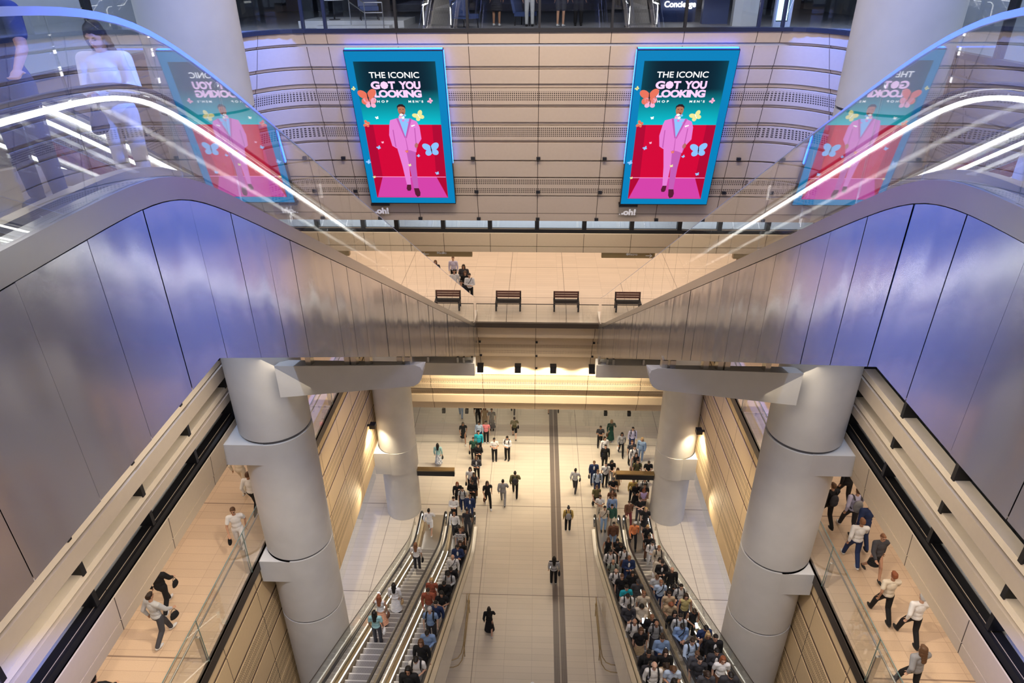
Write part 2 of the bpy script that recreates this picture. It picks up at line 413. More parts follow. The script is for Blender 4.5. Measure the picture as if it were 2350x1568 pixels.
# upper storey slab, room and ceiling
struct('floor_upper', MB().box(-16, 16, 23.2, 40, 22.9, 23.33), 'floor_room')
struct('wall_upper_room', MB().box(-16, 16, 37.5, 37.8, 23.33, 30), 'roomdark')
for sx, nm in ((-1, 'left'), (1, 'right')):
    struct('floor_upper_'+nm, MB().box(*sorted((sx*9.02, sx*16)), -4, 23.2, 22.9, 23.33), 'floor_room')
    struct('wall_upper_'+nm, MB().box(*sorted((sx*13.0, sx*13.3)), -4, 38, 23.33, 30), 'room')
struct('wall_over_glazing', wallbox(UPATH, -smax, smax, 26.3, 34, .0, .3), 'wall_s')
struct('ceiling', MB().box(-17, 17, -6, 47, 34.0, 34.3), 'ceil')
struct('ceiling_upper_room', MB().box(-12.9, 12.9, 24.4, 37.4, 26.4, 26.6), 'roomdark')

# --- middle level: floor, galleries, fascia ring, strip window
RAIL = 8.24
struct('floor_middle', MB().box(-16, 16, 29.95, 46, 9.3, MD), 'floor_mid')
struct('wall_middle_back', MB().box(-16, 16, 45.6, 46, 9.6, 14.0), 'white')
for sx, nm in ((-1, 'left'), (1, 'right')):
    struct('floor_gallery_'+nm, MB().box(*sorted((sx*RAIL, sx*15)), -6, 29.95, 9.3, MD), 'floor_gal')
    struct('wall_gallery_'+nm, MB().box(*sorted((sx*14.2, sx*14.6)), -6, 46, 9.6, 13.4), 'cream')
    struct('ceiling_gallery_'+nm, MB().box(*sorted((sx*8.7, sx*15)), -6, 30.2, 13.22, 13.4), 'ceil')
struct('ceiling_middle', MB().box(-15, 15, 30.6, 46, 13.22, 13.4), 'ceil')
FPATH = fullpath(arcpath(8.30, 30.3, 1.75, 1.9, -5))
fprof = [(14.38, .10), (14.2, .10), (14.2, .0), (13.52, .05), (13.515, .10), (13.49, .10), (13.485, .055), (13.2, .08), (13.19, .4)]
fm = loft(FPATH, fprof)
struct('trim_fascia', fm, 'wall_m', True)
struct('trim_fascia_top', wallbox(FPATH, -FPATH[-1][4], FPATH[-1][4]-.01, 14.16, 14.2, .0, .1), 'cream')
fs = FPATH[-1][4]-.1
struct('trim_sill', wallbox(FPATH, -fs, fs, 14.2, 14.36, .03, .3), 'black')
wn = thing('strip_window', 'low horizontal window strip between the stone wall and the fascia below it', 'window', (0, 30.4, 14.4)); wn['kind'] = 'structure'
for k in range(-3, 4): MB().box(k*2.22-.1, k*2.22+.1, 30.34, 30.62, 14.36, 16.7).build('mullion', 'black', wn)
for k in range(-3, 3): MB().box(k*2.22+.1, k*2.22+2.12, 30.5, 30.51, 14.36, 16.7).build('pane', 'glass_win', wn)
struct('wall_behind_strip', MB().box(-12, 12, 33.5, 33.7, 14.0, 16.6), 'white')
struct('ceiling_soffit_back', MB().box(-13, 13, 25.3, 33.6, 16.72, 16.95), 'ceil')
struct('floor_behind_strip', MB().box(-12, 12, 30.6, 33.5, 14.0, 14.2), 'room')

area('strip_room_lamp', (0, 32.2, 16.6), 14, 1.4, 260, (.9, .95, 1.0))
# --- side windows with projecting ledges above both galleries
for sx, nm in ((-1, 'left'), (1, 'right')):
    t = thing('louvred_window', nm+' hand side window band with two projecting stone ledges above the gallery', 'window', (sx*8.4, 9, 14.4)); t['kind'] = 'structure'
    for z0 in (14.83, 15.56):
        h = .24 if z0 < 15 else .36
        MB().box(*sorted((sx*8.28, sx*8.62)), -5, 23.5, z0, z0+h).build('ledge', 'ledge', t)
        MB().box(*sorted((sx*8.33, sx*8.62)), -5, 23.5, z0+h+.04, z0+h+.2).build('ledge_cap', 'cream', t)
        MB().box(*sorted((sx*8.36, sx*8.6)), -5, 23.5, z0+h, z0+h+.04).build('shadow_gap', 'black', t)
    for k in range(-4, 9):
        y = 6.42+2.14*k
        if -5 < y < 23.4:
            MB().box(*sorted((sx*8.30, sx*8.66)), y-.05, y+.05, 14.42, 14.83).build('post', 'black', t)
            MB().box(*sorted((sx*8.30, sx*8.66)), y-.05, y+.05, 15.24, 15.56).build('post', 'black', t)
            MB().box(*sorted((sx*8.30, sx*8.66)), y-.05, y+.05, 16.1, 17.0).build('post', 'black', t)
            MB().box(*sorted((sx*8.66, sx*8.675)), y+.05, y+2.09, 14.42, 17.0).build('pane', 'glass_win', t)
    struct('floor_window_room_'+nm, MB().box(*sorted((sx*8.7, sx*14.6)), -5, 24, 14.0, 14.3), 'room')
    struct('wall_window_room_'+nm, MB().box(*sorted((sx*14.2, sx*14.6)), -5, 24, 14.3, 17.0), 'white')
    struct('trim_over_window_'+nm, MB().box(*sorted((sx*8.3, sx*14.6)), -5, 24, 17.0, 17.2), 'wall_s')
    struct('trim_ledge_end_'+nm, MB().box(*sorted((sx*8.3, sx*14.6)), 23.5, 27.4, 14.3, 14.7), 'ledge')

# --- below the middle floor: stepped back wall and gold side walls
LPATH_half = [(0, 0, 0, 1), (8.26, 0, 0, 1)]
lp = [(9.44, 30.02), (9.40, 30.2), (8.62, 30.42), (8.60, 30.75), (7.80, 31.0), (7.78, 31.15), (6.86, 31.45), (6.84, 31.62), (5.66, 31.85), (5.64, 32.25), (5.28, 32.3), (5.26, 32.42), (4.62, 32.72), (4.60, 32.62), (4.0, 32.64), (3.98, 32.8), (3.30, 33.05), (3.28, 32.98), (2.72, 33.0), (2.70, 33.2), (2.1, 33.32), (2.08, 33.6)]
# (height, depth) list of the stepped profile
lp = [(9.40, 30.02), (9.38, 30.18), (8.52, 30.38), (8.50, 30.85), (7.76, 31.02), (7.74, 31.18), (6.80, 31.42), (6.78, 31.62), (5.62, 31.95), (5.60, 32.12), (5.20, 32.16), (5.12, 32.40), (4.36, 32.70), (4.34, 32.52), (3.96, 32.56), (3.92, 32.80), (3.28, 33.05), (3.26, 32.92), (2.76, 32.94), (2.72, 33.12), (2.09, 33.30), (2.07, 33.7)]
mb = MB(); mb.uv = []
for x in (-8.3, 8.34):
    for z, y in lp: mb.v.append((x, y, z)); mb.uv.append((x, z))
n = len(lp)
for j in range(n-1): mb.f.append((j, j+1, j+1+n, j+n))
struct('wall_lower_back', mb, 'wall_l')
struct('trim_floor_edge', MB().box(-8.24, 8.28, 29.86, 30.02, 9.36, 9.62), 'dark')
struct('ceiling_lower_hall', MB().box(-15, 15, 33.6, 50, 2.3, 2.5), 'ceil')
struct('floor_lower', MB().box(-16, 16, 6, 50, FL-.3, FL), 'floor_lo')
struct('wall_lower_hall', MB().box(-16, 16, 49.7, 50, FL, 2.4), 'white')
for sx, nm in ((-1, 'left'), (1, 'right')):
    mb = MB(); mb.uv = []
    gp = [(9.3, 0), (8.825, 0), (8.82, 0.07), (8.7, 0.07), (8.695, 0), (7.755, 0), (7.75, 0.07), (7.63, 0.07), (7.625, 0), (6.675, 0), (6.67, 0.07), (6.55, 0.07), (6.545, 0), (5.605, 0), (5.6, 0.07), (5.5, 0.07), (5.495, 0), (4.57, 0), (4.565, 0.05), (4.515, 0.05), (4.51, 0), (3.385, 0), (3.38, 0.05), (3.34, 0.05), (3.335, 0), (2.55, 0), (2.55, 0.4)]
    ys = [-6+36.1*i/20 for i in range(21)]
    for y in ys:
        for z, d in gp: mb.v.append((sx*(8.27+d), y, z)); mb.uv.append((y, z))
    n = len(gp)
    for i in range(20):
        for j in range(n-1): a = i*n+j; mb.f.append((a, a+1, a+n+1, a+n))
    struct('wall_gold_'+nm, mb, 'wall_g')
    gr = MB()
    for zc, h in ((8.76, .12), (7.69, .12), (6.61, .12), (5.55, .10), (4.54, .05), (3.36, .04)): gr.box(*sorted((sx*8.285, sx*8.33)), -6, 29.5, zc-h/2+.004, zc+h/2-.004)
    struct('trim_gold_groove_'+nm, gr, 'groove')
    struct('ceiling_lower_'+nm, MB().box(*sorted((sx*8.6, sx*16)), 6, 34, 2.5, 2.7), 'white')
    struct('wall_outer_'+nm, MB().box(*sorted((sx*15.7, sx*16)), 6, 50, FL, 2.6), 'white')
    struct('trim_gallery_edge_'+nm, MB().box(*sorted((sx*8.17, sx*8.29)), -6, 29.86, 9.3, 9.63), 'dark')
    # hanging smoke baffle glass under the gold wall
    for k in range(8):
        y = 9.4+2.23*k
        o = MB().box(*sorted((sx*8.28, sx*8.30)), y+.01, y+2.21, 1.75, 2.55).build('glass_baffle', 'glass')
        tag(o, '', 'glass baffle', 'glass smoke baffles under the side walls'); o['label'] = 'clear hanging glass pane under the %s gold side wall, between joints' % nm
for k in range(-4, 4):
    o = MB().box(k*2.06+.01+.05, k*2.06+2.05+.05, 33.32, 33.34, .9, 2.09).build('glass_baffle', 'glass')
    tag(o, 'clear hanging glass pane below the bright lower back wall, above the concourse', 'glass baffle', 'glass baffles under the back wall')

# --- landing far behind/below the camera so that light and reflections close
struct('wall_rear', MB().box(-16, 16, -6.3, -6, 9, 34), 'wall_s')
struct('floor_rear', MB().box(-9, 9, -6, .4, 22.9, 23.3), 'floor_room')
struct('floor_rear_middle', MB().box(-8.2, 8.2, -6, 5.2, 9.3, MD), 'floor_gal')

# ================================================================== COLUMNS
def bracket(mb, sx, y0, y1, x_out, z0, z1, x_in):
    mb.box(*sorted((sx*x_out, sx*x_in)), y0, y1, z0, z1)
for sx, nm, lab in ((-1, 'left', 'tall near round concrete column on the left, beside the left gallery'), (1, 'right', 'tall near round concrete column on the right, beside the right gallery')):
    cx, cy, r = sx*7.28+.04, 15.12, .985
    t = thing('concrete_column', lab, 'column', (cx, cy, FL))
    MB().cyl(cx, cy, FL, 6.90, r, 72).build('shaft', 'concrete', t, True)
    MB().cyl(cx, cy, 6.90, 6.97, r-.04, 72).build('joint', 'concrete_dk', t, True)
    MB().cyl(cx, cy, 6.97, 9.62, r, 72).build('shaft', 'concrete', t, True)
    MB().cyl(cx, cy, 9.62, 9.71, r-.05, 72).build('joint', 'concrete_dk', t, True)
    MB().cyl(cx, cy, 9.71, 13.95, r, 72).build('shaft', 'concrete', t, True)
    MB().cyl(cx, cy, 13.95, 14.05, r-.06, 72).build('joint', 'concrete_dk', t, True)
    MB().cyl(cx, cy, 14.05, 22.4, r-.01, 72).build('shaft', 'concrete', t, True)
    MB().cyl(cx, cy, 22.4, 22.46, r-.05, 72).build('joint', 'concrete_dk', t, True)
    MB().cyl(cx, cy, 22.46, 34, r-.005, 72).build('shaft', 'concrete', t, True)
    m = MB().box(*sorted((sx*8.20, sx*7.25)), cy-r, cy+r, 8.78, 9.62); m.build('bracket', 'concrete', t)
    m = MB().box(*sorted((sx*8.46, sx*7.25)), cy-r, cy+r, 13.28, 13.96); m.build('bracket', 'concrete', t)
    # cross beam that carries the escalator truss
    y0, y1 = 14.15, 14.72
    pts = [(sx*6.1, 16.44), (sx*2.98, 16.52), (sx*2.84, 16.46), (sx*2.80, 16.36), (sx*2.84, 16.10), (sx*2.92, 15.98), (sx*3.05, 15.9), (sx*6.3, 15.52), (sx*6.5, 15.5), (sx*6.5, 16.44)]
    i = MB(); npt = len(pts)
    i.v = [(p[0], y0, p[1]) for p in pts]+[(p[0], y1, p[1]-(.98 if p[1] > 16.2 else 0.0)*.0-(y1-y0)*.0) for p in pts]
    for k in range(npt):
        x, y, z = i.v[npt+k]; i.v[npt+k] = (x, y, min(z, 16.28))
    i.f = [tuple(range(npt)), tuple(range(2*npt-1, npt-1, -1))]+[(k, (k+1) % npt, npt+(k+1) % npt, npt+k) for k in range(npt)]
    i.build('cross_beam', 'concrete', t)
    for xs in (3.1, 3.3, 4.1, 4.45, 4.62, 5.6):
        MB().box(*sorted((sx*xs, sx*(xs+.13))), 14.25, 14.5, 16.3, 16.68 if xs < 6 else 16.6).build('steel_bearing', 'steel', t)
    # far column
    lab2 = 'shorter far round concrete column on the %s, standing by the top of the lower escalators' % nm
    cx, cy, r = sx*7.27+.06, 28.25, .965
    t = thing('concrete_column', lab2, 'column', (cx, cy, FL))
    MB().cyl(cx, cy, FL, 1.9, r-.03, 64).build('shaft', 'concrete', t, True)
    MB().cyl(cx, cy, 1.9, 3.3, r+.03, 64).build('collar', 'concrete', t, True)
    MB().box(*sorted((sx*8.28, sx*7.3)), cy-r, cy+r*.6, 1.95, 3.3).build('bracket', 'concrete', t)
    MB().cyl(cx, cy, 3.3, 9.3, r, 64).build('shaft', 'concrete', t, True)
    MB().box(*sorted((sx*2.98, sx*6.8)), 28.25, 28.9, 7.5, 8.2).build('cross_beam', 'concrete', t)
    for xs in (3.05, 3.45, 3.75, 5.2): MB().box(*sorted((sx*xs, sx*(xs+.1))), 28.3, 28.6, 8.2, 8.5).build('steel_bearing', 'steel', t)
# ================================================================== ESCALATORS
def sp(t, w=.3):
    return t if t > 30*w else w*math.log(1+math.exp(t/w))
def stepline(ztop, zbot, ytop, k=.577):
    ybot = ytop+(ztop-zbot)/k
    return (lambda y: ztop-k*sp(y-ytop)+k*sp(y-ybot)), ybot
def samples(f, off, ya, yb, knees, coarse=1.6):
    ys = {ya, yb}
    for kn in knees:
        for i in range(-8, 9): ys.add(kn+i*.16)
    y = ya
    while y < yb: ys.add(y); y += coarse
    return [(y, f(y)+off) for y in sorted(ys) if ya <= y <= yb]
def inner_pts(pts, a, b):
    def at(y):
        for p, q in zip(pts[:-1], pts[1:]):
            if p[0] <= y <= q[0]: t = (y-p[0])/(q[0]-p[0]); return p[1]+(q[1]-p[1])*t
        return pts[0][1] if y < pts[0][0] else pts[-1][1]
    return [(a, at(a))]+[p for p in pts if a < p[0] < b]+[(b, at(b))]
def panes(pts_top, pts_bot, ys, x0, x1, name, mat, par):
    for a, b in zip(ys[:-1], ys[1:]):
        MB().ribbon_x(inner_pts(pts_top, a+.006, b-.006), inner_pts(pts_bot, a+.006, b-.006), x0, x1).build(name, mat, par)

def escalator(label, group, xa, xb, ztop, zbot, ytop, ya, yb, newel=True, led_hand=False, led_skirt=True):
    f, ybot = stepline(ztop, zbot, ytop); kn = (ytop, ybot)
    xa, xb = min(xa, xb), max(xa, xb); xc = (xa+xb)/2
    t = thing('escalator', label, 'escalator', (xc, (ya+yb)/2, zbot), group)
    for x, s in ((xa, 1), (xb, -1)):
        hr = [(x, y, z) for y, z in samples(f, .97, ya, yb, kn)]
        zl = hr[-1][2]
        for i in range(1, 9):
            a = PI*i/8; hr.append((x, yb+.36*math.sin(a), zl-.36+.36*math.cos(a)))
        MB().tube(hr, .028, 8, True, rx=.052).build('handrail', 'rubber', t, True)
        g = samples(f, .93, ya, yb, kn); g += [(yb+.30*math.sin(PI*i/8), g[-1][1]-.30+.30*math.cos(PI*i/8)) for i in range(1, 9)]
        bt = samples(f, .30, ya, yb, kn)+[(yb+.25, f(yb)+.3)]
        ys = [ya]
        while ys[-1]+1.9 < yb: ys.append(ys[-1]+1.5)
        ys.append(yb)
        panes([(y, z) for y, z in g if y <= yb], bt, ys, x-.006, x+.006, 'glass_panel', 'glass', t)
        # inner sloped deck and skirt
        MB().ribbon_x(samples(f, .33, ya, yb+.3, kn), samples(f, -.12, ya, yb+.3, kn), x+s*.0, x+s*.11).build('skirt', 'bronze_skirt', t)
        if led_skirt and x*s < 0:
            MB().ribbon_x(samples(f, .335, ya, yb-2.2, kn), samples(f, .285, ya, yb-2.2, kn), x+s*.11, x+s*.125).build('light_strip', 'led', t)
        if led_hand:
            MB().ribbon_x(samples(f, .90, ya, yb, kn), samples(f, .865, ya, yb, kn), x+s*.012, x+s*.04).build('light_strip', 'led_rail', t)
        else:
            z = f(yb)
            pts = [(yb-1.4, z+.86), (yb, z+.86)]+[(yb+.24*math.sin(PI*i/6), z+.62+.24*math.cos(PI*i/6)) for i in range(1, 4)]
            q = [(yb-1.4, z+.81), (yb-.02, z+.81)]+[(yb-.02+.18*math.sin(PI*i/6), z+.62+.18*math.cos(PI*i/6)) for i in range(1, 4)]
            MB().ribbon_x(pts, q, x-.02, x+.02).build('light_strip', 'led', t)
    w0, w1 = xa+.12, xb-.12
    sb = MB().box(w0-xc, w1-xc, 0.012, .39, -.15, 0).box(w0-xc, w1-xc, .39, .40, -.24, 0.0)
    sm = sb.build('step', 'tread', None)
    sm.parent = t; y = ytop+.1; first = True
    while y < ybot+.2:
        if y > ya-1:
            o = sm if first else sm.copy()
            if not first: COL.objects.link(o); o.parent = t
            o.location = (0, y-t.location.y, f(y+.3)-zbot+.0); first = False
        y += .4
    MB().box(w0, w1, ybot+.2, yb+.9, zbot-.08, zbot+.012).build('landing_plate', 'steel', t)
    MB().box(w0, w1, ybot+.2, ybot+.34, zbot+.012, zbot+.02).build('comb', 'deck', t)
    if ya < ytop: MB().box(w0, w1, ya, ytop+.1, ztop-.1, ztop+.01).build('landing_plate', 'steel', t)
    return f, kn

# ---- upper pair: two trusses falling from beside the camera to the middle floor
CR = random.Random(3)
def top_profile(y):           # upper edge of the cladding
    return 23.65-.577*sp(y-5.41, .28)+.577*sp(y-29.3, .25)
def glass_profile(y):
    return 24.86-.5655*sp(y-5.38, .42)+.5655*sp(y-30.2, .3)
for sx, nm, face in ((-1, 'left', 3.0), (1, 'right', 3.13)):
    x_in, x_out = sx*face, sx*(face+3.06)
    t = thing('escalator_casing', 'huge brushed steel casing of the %s upper escalators, descending away from the camera' % nm, 'escalator casing', (sx*4.5, 12, 16), 'steel casings of the upper escalators')
    ys = [-2.5, -1.6, -.7, .2, 1.1, 2.0, 2.75, 3.45, 4.15]+[4.86+.7*k for k in range(37)]
    for side, x, s in (('inner', x_in, sx), ('outer', x_out, -sx)):
        mb = MB()
        for a, b in zip(ys[:-1], ys[1:]):
            d0, d1 = CR.uniform(-.004, .004), CR.uniform(-.004, .004); e = CR.uniform(-.004, .004)
            def bot(y): return 21.8 if y < 5.42 else max(21.8-.577*(y-5.42), 8.0)
            g = .004
            cuts = [a+g] + ([5.42] if a+g < 5.42 < b-g else []) + [b-g]
            n = 5; pts = sorted(set([a+g+(b-a-2*g)*i/n for i in range(n+1)]+cuts))
            for p, q in zip(pts[:-1], pts[1:]):
                tp, tq = (p-a)/(b-a), (q-a)/(b-a)
                xp = x+d0*(1-tp)+d1*tp; xq = x+d0*(1-tq)+d1*tq
                zt = lambda y: top_profile(y)-.20
                mb.quad((xp, p, bot(p)), (xq, q, bot(q)), (xq+e, q, zt(q)), (xp+e, p, zt(p)))
        o = mb.build('side_cladding', 'clad', t)
        if (side == 'inner'):
            pass
        # dark backing behind the open joints
        P = [(y, top_profile(y)-.2) for y in [-2.5, 2, 4]+[4.4+.25*i for i in range(12)]+[8, 12, 18, 24, 28, 30.0]]
        B = [(y, (21.82 if y < 5.42 else max(21.82-.577*(y-5.42), 8.02))) for y in (-2.5, 5.42, 12, 20, 29.2, 30.0)]
        MB().ribbon_x(P, B, x+s*.012, x+s*.05).build('backing', 'black', t)
        T = [(y, top_profile(y)) for y in [-2.5, 2, 4]+[4.4+.2*i for i in range(16)]+[8.5, 12, 18, 24, 27.6, 28.2, 28.6, 29, 29.3, 29.6, 30, 30.8]]
        MB().ribbon_x(T, [(y, z-.19) for y, z in T], x-s*.006, x+s*.16).build('edge_trim', 'steel', t)
        G = [(y, glass_profile(y)) for y in [-2.5, 2, 3.6]+[4.0+.2*i for i in range(20)]+[8.5, 12, 18, 24, 28, 29.9]]
        gy = [-2.5, -1.1, .3, 1.7, 3.1, 4.45, 5.6]+[6.62+1.28*k for k in range(18)]+[29.7]
        panes(G, T, gy, x+s*.02, x+s*.034, 'glass_panel', 'glass_up', t)
        G2 = [p for p in G if p[0] <= 8.6]
        MB().ribbon_x(G2, [(y, z-.05 if y < 5 else z-.05*max(.25, 1-(y-5)/5)) for y, z in G2], x+s*.012, x+s*.042).build('top_trim', 'blue_edge', t)
        G3 = [p for p in G if p[0] >= 8.4]
        MB().ribbon_x(G3, [(y, z-.012) for y, z in G3], x+s*.018, x+s*.036).build('top_trim', 'blue_edge', t)
    so = [(-2.5, 21.8), (5.42, 21.8), (29.2, 8.08), (30.0, 8.08)]
    MB().ribbon_x([(y, z+.06) for y, z in so], so, *sorted((x_in+sx*.02, x_out-sx*.02))).build('soffit', 'clad', t)
    MB().ribbon_x([(y, top_profile(y)-.35) for y, _ in T], [(y, top_profile(y)-.42) for y, _ in T], *sorted((sx*(face+1.42), sx*(face+1.68)))).build('centre_deck', 'deck', t)
    for k, (a, b, lb) in enumerate(((.3, 1.42, 'inner'), (1.66, 2.78, 'outer'))):
        escalator('%s escalator of the %s upper pair, behind glass with a bright light strip' % (lb, nm), 'upper escalators', sx*(face+a), sx*(face+b), 23.32, MD, 5.75, -2.2, 30.4, led_hand=True, led_skirt=False)

# ---- lower pair: rising from the lower floor towards the camera
for sx, nm, hx, face in ((-1, 'left', ((3.17, 4.45), (4.72, 6.0)), (2.98, 6.2)), (1, 'right', ((3.28, 4.55), (4.83, 6.12)), (3.09, 6.32))):
    f, ybot = stepline(9.6, FL, 24.85-(9.6-FL)/.577)
    kn = (ybot,)
    t = thing('escalator_casing', 'polished steel casing with glass sides around the %s lower escalators' % nm, 'escalator casing', (sx*4.6, 18, FL), 'casings of the lower escalators')
    top = samples(f, .36, 7, 26.6, kn, 1.2)
    for x, s in ((sx*face[0], sx), (sx*face[1], -sx)):
        bot = [(y, max(FL, z-1.55)) for y, z in top]
        MB().ribbon_x(top, bot, x, x+s*.03).build('side_cladding', 'clad', t)
        MB().ribbon_x([(y, z+.01) for y, z in top], [(y, z-.03) for y, z in top], x, x+s*.17).build('edge_deck', 'deck', t)
        if abs(x) > 5:
            gt = samples(f, 1.30, 7, 26.2, kn, 1.2)
            ys = [7+1.5*k for k in range(13)]+[26.2]
            panes(gt, samples(f, .36, 7, 26.2, kn, 1.2), ys, x-.006, x+.006, 'glass_panel', 'glass', t)
            MB().ribbon_x([(y, z+.008) for y, z in gt], [(y, z-.012) for y, z in gt], x-.009, x+.009).build('top_trim', 'dark', t)
    MB().ribbon_x([(y, max(FL+.02, z-1.5)) for y, z in top], [(y, max(FL, z-1.56)) for y, z in top], *sorted((sx*(face[0]+.04), sx*(face[1]-.04)))).build('soffit', 'steel', t)
    MB().ribbon_x([(y, z+.005) for y, z in top], [(y, z-.05) for y, z in top], *sorted((sx*(hx[0][1]+.02), sx*(hx[1][0]-.02)))).build('centre_deck', 'deck', t)
    for (a, b), lb in zip(hx, ('inner', 'outer')):
        crowd = {'leftinner': 'crowded', 'leftouter': 'nearly empty', 'rightinner': 'packed', 'rightouter': 'busy'}[nm+lb]
        escalator('%s %s escalator of the %s lower pair rising from the concourse' % (crowd, lb, nm), 'lower escalators', sx*a, sx*b, 9.6, FL, 24.85-(9.6-FL)/.577, 7.2, 26.9)
    # tubular guard rail under the rising casing
    g = thing('guard_rail', 'bronze two-bar guard rail curving under the %s lower escalator casing' % nm, 'guard rail', (sx*3.0, 20, FL), 'guard rails under the escalators')
    for zz in (-.25, -.72):
        MB().tube([(sx*2.93, 21.6, zz), (sx*2.93, 19.6, zz), (sx*2.93, 18.9, zz), (sx*2.97, 18.5, zz), (sx*3.10, 18.25, zz), (sx*3.3, 18.15, zz), (sx*3.6, 18.12, zz)], .022).build('rail', 'bronze', g, True)
    for yy in (21.4, 19.1): MB().tube([(sx*2.93, yy, FL), (sx*2.93, yy, -.25)], .018).build('post', 'bronze', g, True)

# ================================================================== GLASS RAILINGS
def railing(label, group, pts, zf, h, post_in, joints, par_axis):
    """straight glass balustrade from p to q"""
    (xa, ya), (xb, yb) = pts; t = thing('glass_railing', label, 'railing', ((xa+xb)/2, (ya+yb)/2, zf), group)
    for a, b in zip(joints[:-1], joints[1:]):
        if par_axis == 'y':
            MB().box(xa-.008, xa+.008, a+.008, b-.008, zf+.02, zf+h).build('glass_panel', 'glass', t)
            MB().box(xa-.009, xa+.009, a+.008, b-.008, zf+h, zf+h+.014).build('top_edge', 'glass_edge', t)
            MB().box(xa-.01, xa+.01, a-.007, a+.007, zf+.02, zf+h).build('pane_edge', 'glass_edge', t)
            MB().box(*sorted((xa+post_in*.05, xa+post_in*.17)), a-.03, a+.03, zf, zf+.95).build('post', 'steel', t)
        else:
            MB().box(a+.008, b-.008, ya-.008, ya+.008, zf+.02, zf+h).build('glass_panel', 'glass', t)
            MB().box(a-.006, a+.006, ya-.01, ya+.01, zf+.02, zf+h).build('pane_edge', 'dark', t)
    if par_axis == 'y':
        MB().tube([(xa+post_in*.16, ya, zf+1.0), (xa+post_in*.16, yb, zf+1.0)], .025).build('handrail', 'steel', t, True)
    else:
        MB().tube([(xa, ya+.0, zf+h), (xb, ya, zf+h)], .022).build('handrail', 'dark', t, True)
    MB().box(min(xa, xb)-.03, max(xa, xb)+.03, min(ya, yb)-.03, max(ya, yb)+.03, zf-.02, zf+.03).build('base_channel', 'dark', t)
    return t
for sx, nm in ((-1, 'left'), (1, 'right')):
    ys = [-4+2.92*0]+[]
    ys = [10.81-2.91*3, 10.81-2.91*2, 10.81-2.91, 10.81, 13.72, 16.63, 19.54, 22.45, 25.36, 28.2, 29.9]
    railing('frameless glass balustrade with steel posts along the edge of the %s gallery' % nm, 'gallery glass balustrades', ((sx*8.21, 2), (sx*8.21, 29.9)), MD, 1.57, sx, ys, 'y')
railing('short glass balustrade with thin dark top rail between the two upper escalators', 'middle floor balustrades', ((-2.95, 29.93), (3.08, 29.93)), MD, 1.05, 1, [-2.95, -1.46, .03, 1.5, 3.08], 'x')

# ================================================================== ADVERTISING SCREENS
def text_mesh(s, size, depth=.004, off=0.0, align='LEFT', sxy=(1, 1), shear=0, space=1.0):
    c = bpy.data.curves.new('lettering', 'FONT'); c.body = s; c.size = size; c.extrude = depth; c.offset = off; c.align_x = align
    c.shear = shear; c.space_character = space
    o = bpy.data.objects.new('lettering', c); COL.objects.link(o); bpy.context.view_layer.update()
    me = bpy.data.meshes.new_from_object(o.evaluated_get(bpy.context.evaluated_depsgraph_get()))
    bpy.data.objects.remove(o); bpy.data.curves.remove(c); me.materials.clear(); me.name = 'lettering'
    return me
def lettering(s, width, height, centre, y, mat, par, name='lettering', off=0.0, space=1.0, shear=0, M0=None):
    me = text_mesh(s, 1.0, .002, off, 'LEFT', shear=shear, space=space)
    xs = [v.co.x for v in me.vertices]; ys = [v.co.y for v in me.vertices]
    kx = width/(max(xs)-min(xs)); ky = height/(max(ys)-min(ys)); mxx = (max(xs)+min(xs))/2; myy = (max(ys)+min(ys))/2
    for v in me.vertices:
        x, z, d = (v.co.x-mxx)*kx+centre[0], (v.co.y-myy)*ky+centre[1], v.co.z
        v.co = (x, y-d, z)
    me.materials.append(M[mat]); o = bpy.data.objects.new(name, me); COL.objects.link(o); o.parent = par
    return o
GS = 1.12
for k, c in dict(ad_frame=(.0, .20, .46), ad_teal=(.0, .50, .62), ad_teal2=(.0, .40, .50), ad_red=(.60, .0, .035), ad_red2=(.40, .0, .03), ad_floor=(.60, .05, .36), ad_pink=(.72, .20, .62), ad_pink2=(.50, .10, .42), ad_text=(.95, .62, .92), ad_white=(1, 1, 1), ad_skin=(.42, .16, .09), ad_black=(.02, .01, .015), ad_flower=(.85, .42, .6), ad_blue=(.25, .5, .95), ad_yellow=(.8, .75, .3), ad_orange=(.75, .16, .1), ad_line=(.9, .3, .6), ad_shoe=(.09, .01, .03)).items():
    M[k] = glow(k, c, GS); M[k].node_tree.nodes['Principled BSDF'].inputs['Base Color'].default_value = (.005, .005, .005, 1); M[k].node_tree.nodes['Principled BSDF'].inputs['Specular IOR Level'].default_value = 0.0
def ad_top():
    m, nt, b = newmat('ad_night_teal'); x, y, z, v = axes(nt)
    f = mth(nt, 'DIVIDE', mth(nt, 'SUBTRACT', z, 3.83), 1.5); f = mth(nt, 'MINIMUM', mth(nt, 'MAXIMUM', f, 0.0), 1.0)
    side = mth(nt, 'MULTIPLY', mth(nt, 'POWER', mth(nt, 'MINIMUM', mth(nt, 'DIVIDE', mth(nt, 'ABSOLUTE', x), 1.62), 1.0), 5), .5)
    c = mixc(nt, f, (.0, .50, .60), (.0, .012, .025))
    c = mixc(nt, mth(nt, 'MULTIPLY', side, .35), c, (.0, .25, .38))
    nt.links.new(c, b.inputs['Emission Color']); b.inputs['Emission Strength'].default_value = GS; b.inputs['Base Color'].default_value = (.005, .005, .005, 1); b.inputs['Specular IOR Level'].default_value = 0.0
    return m
M['ad_top'] = ad_top()
M['blue_led'] = glow('blue_back_light', (.02, .12, 1.0), 8)
def poly(pts, y, name, mat, par, th=.003):
    m = MB().prism_y(pts, y-th, y); return m.build(name, mat, par, local=True)
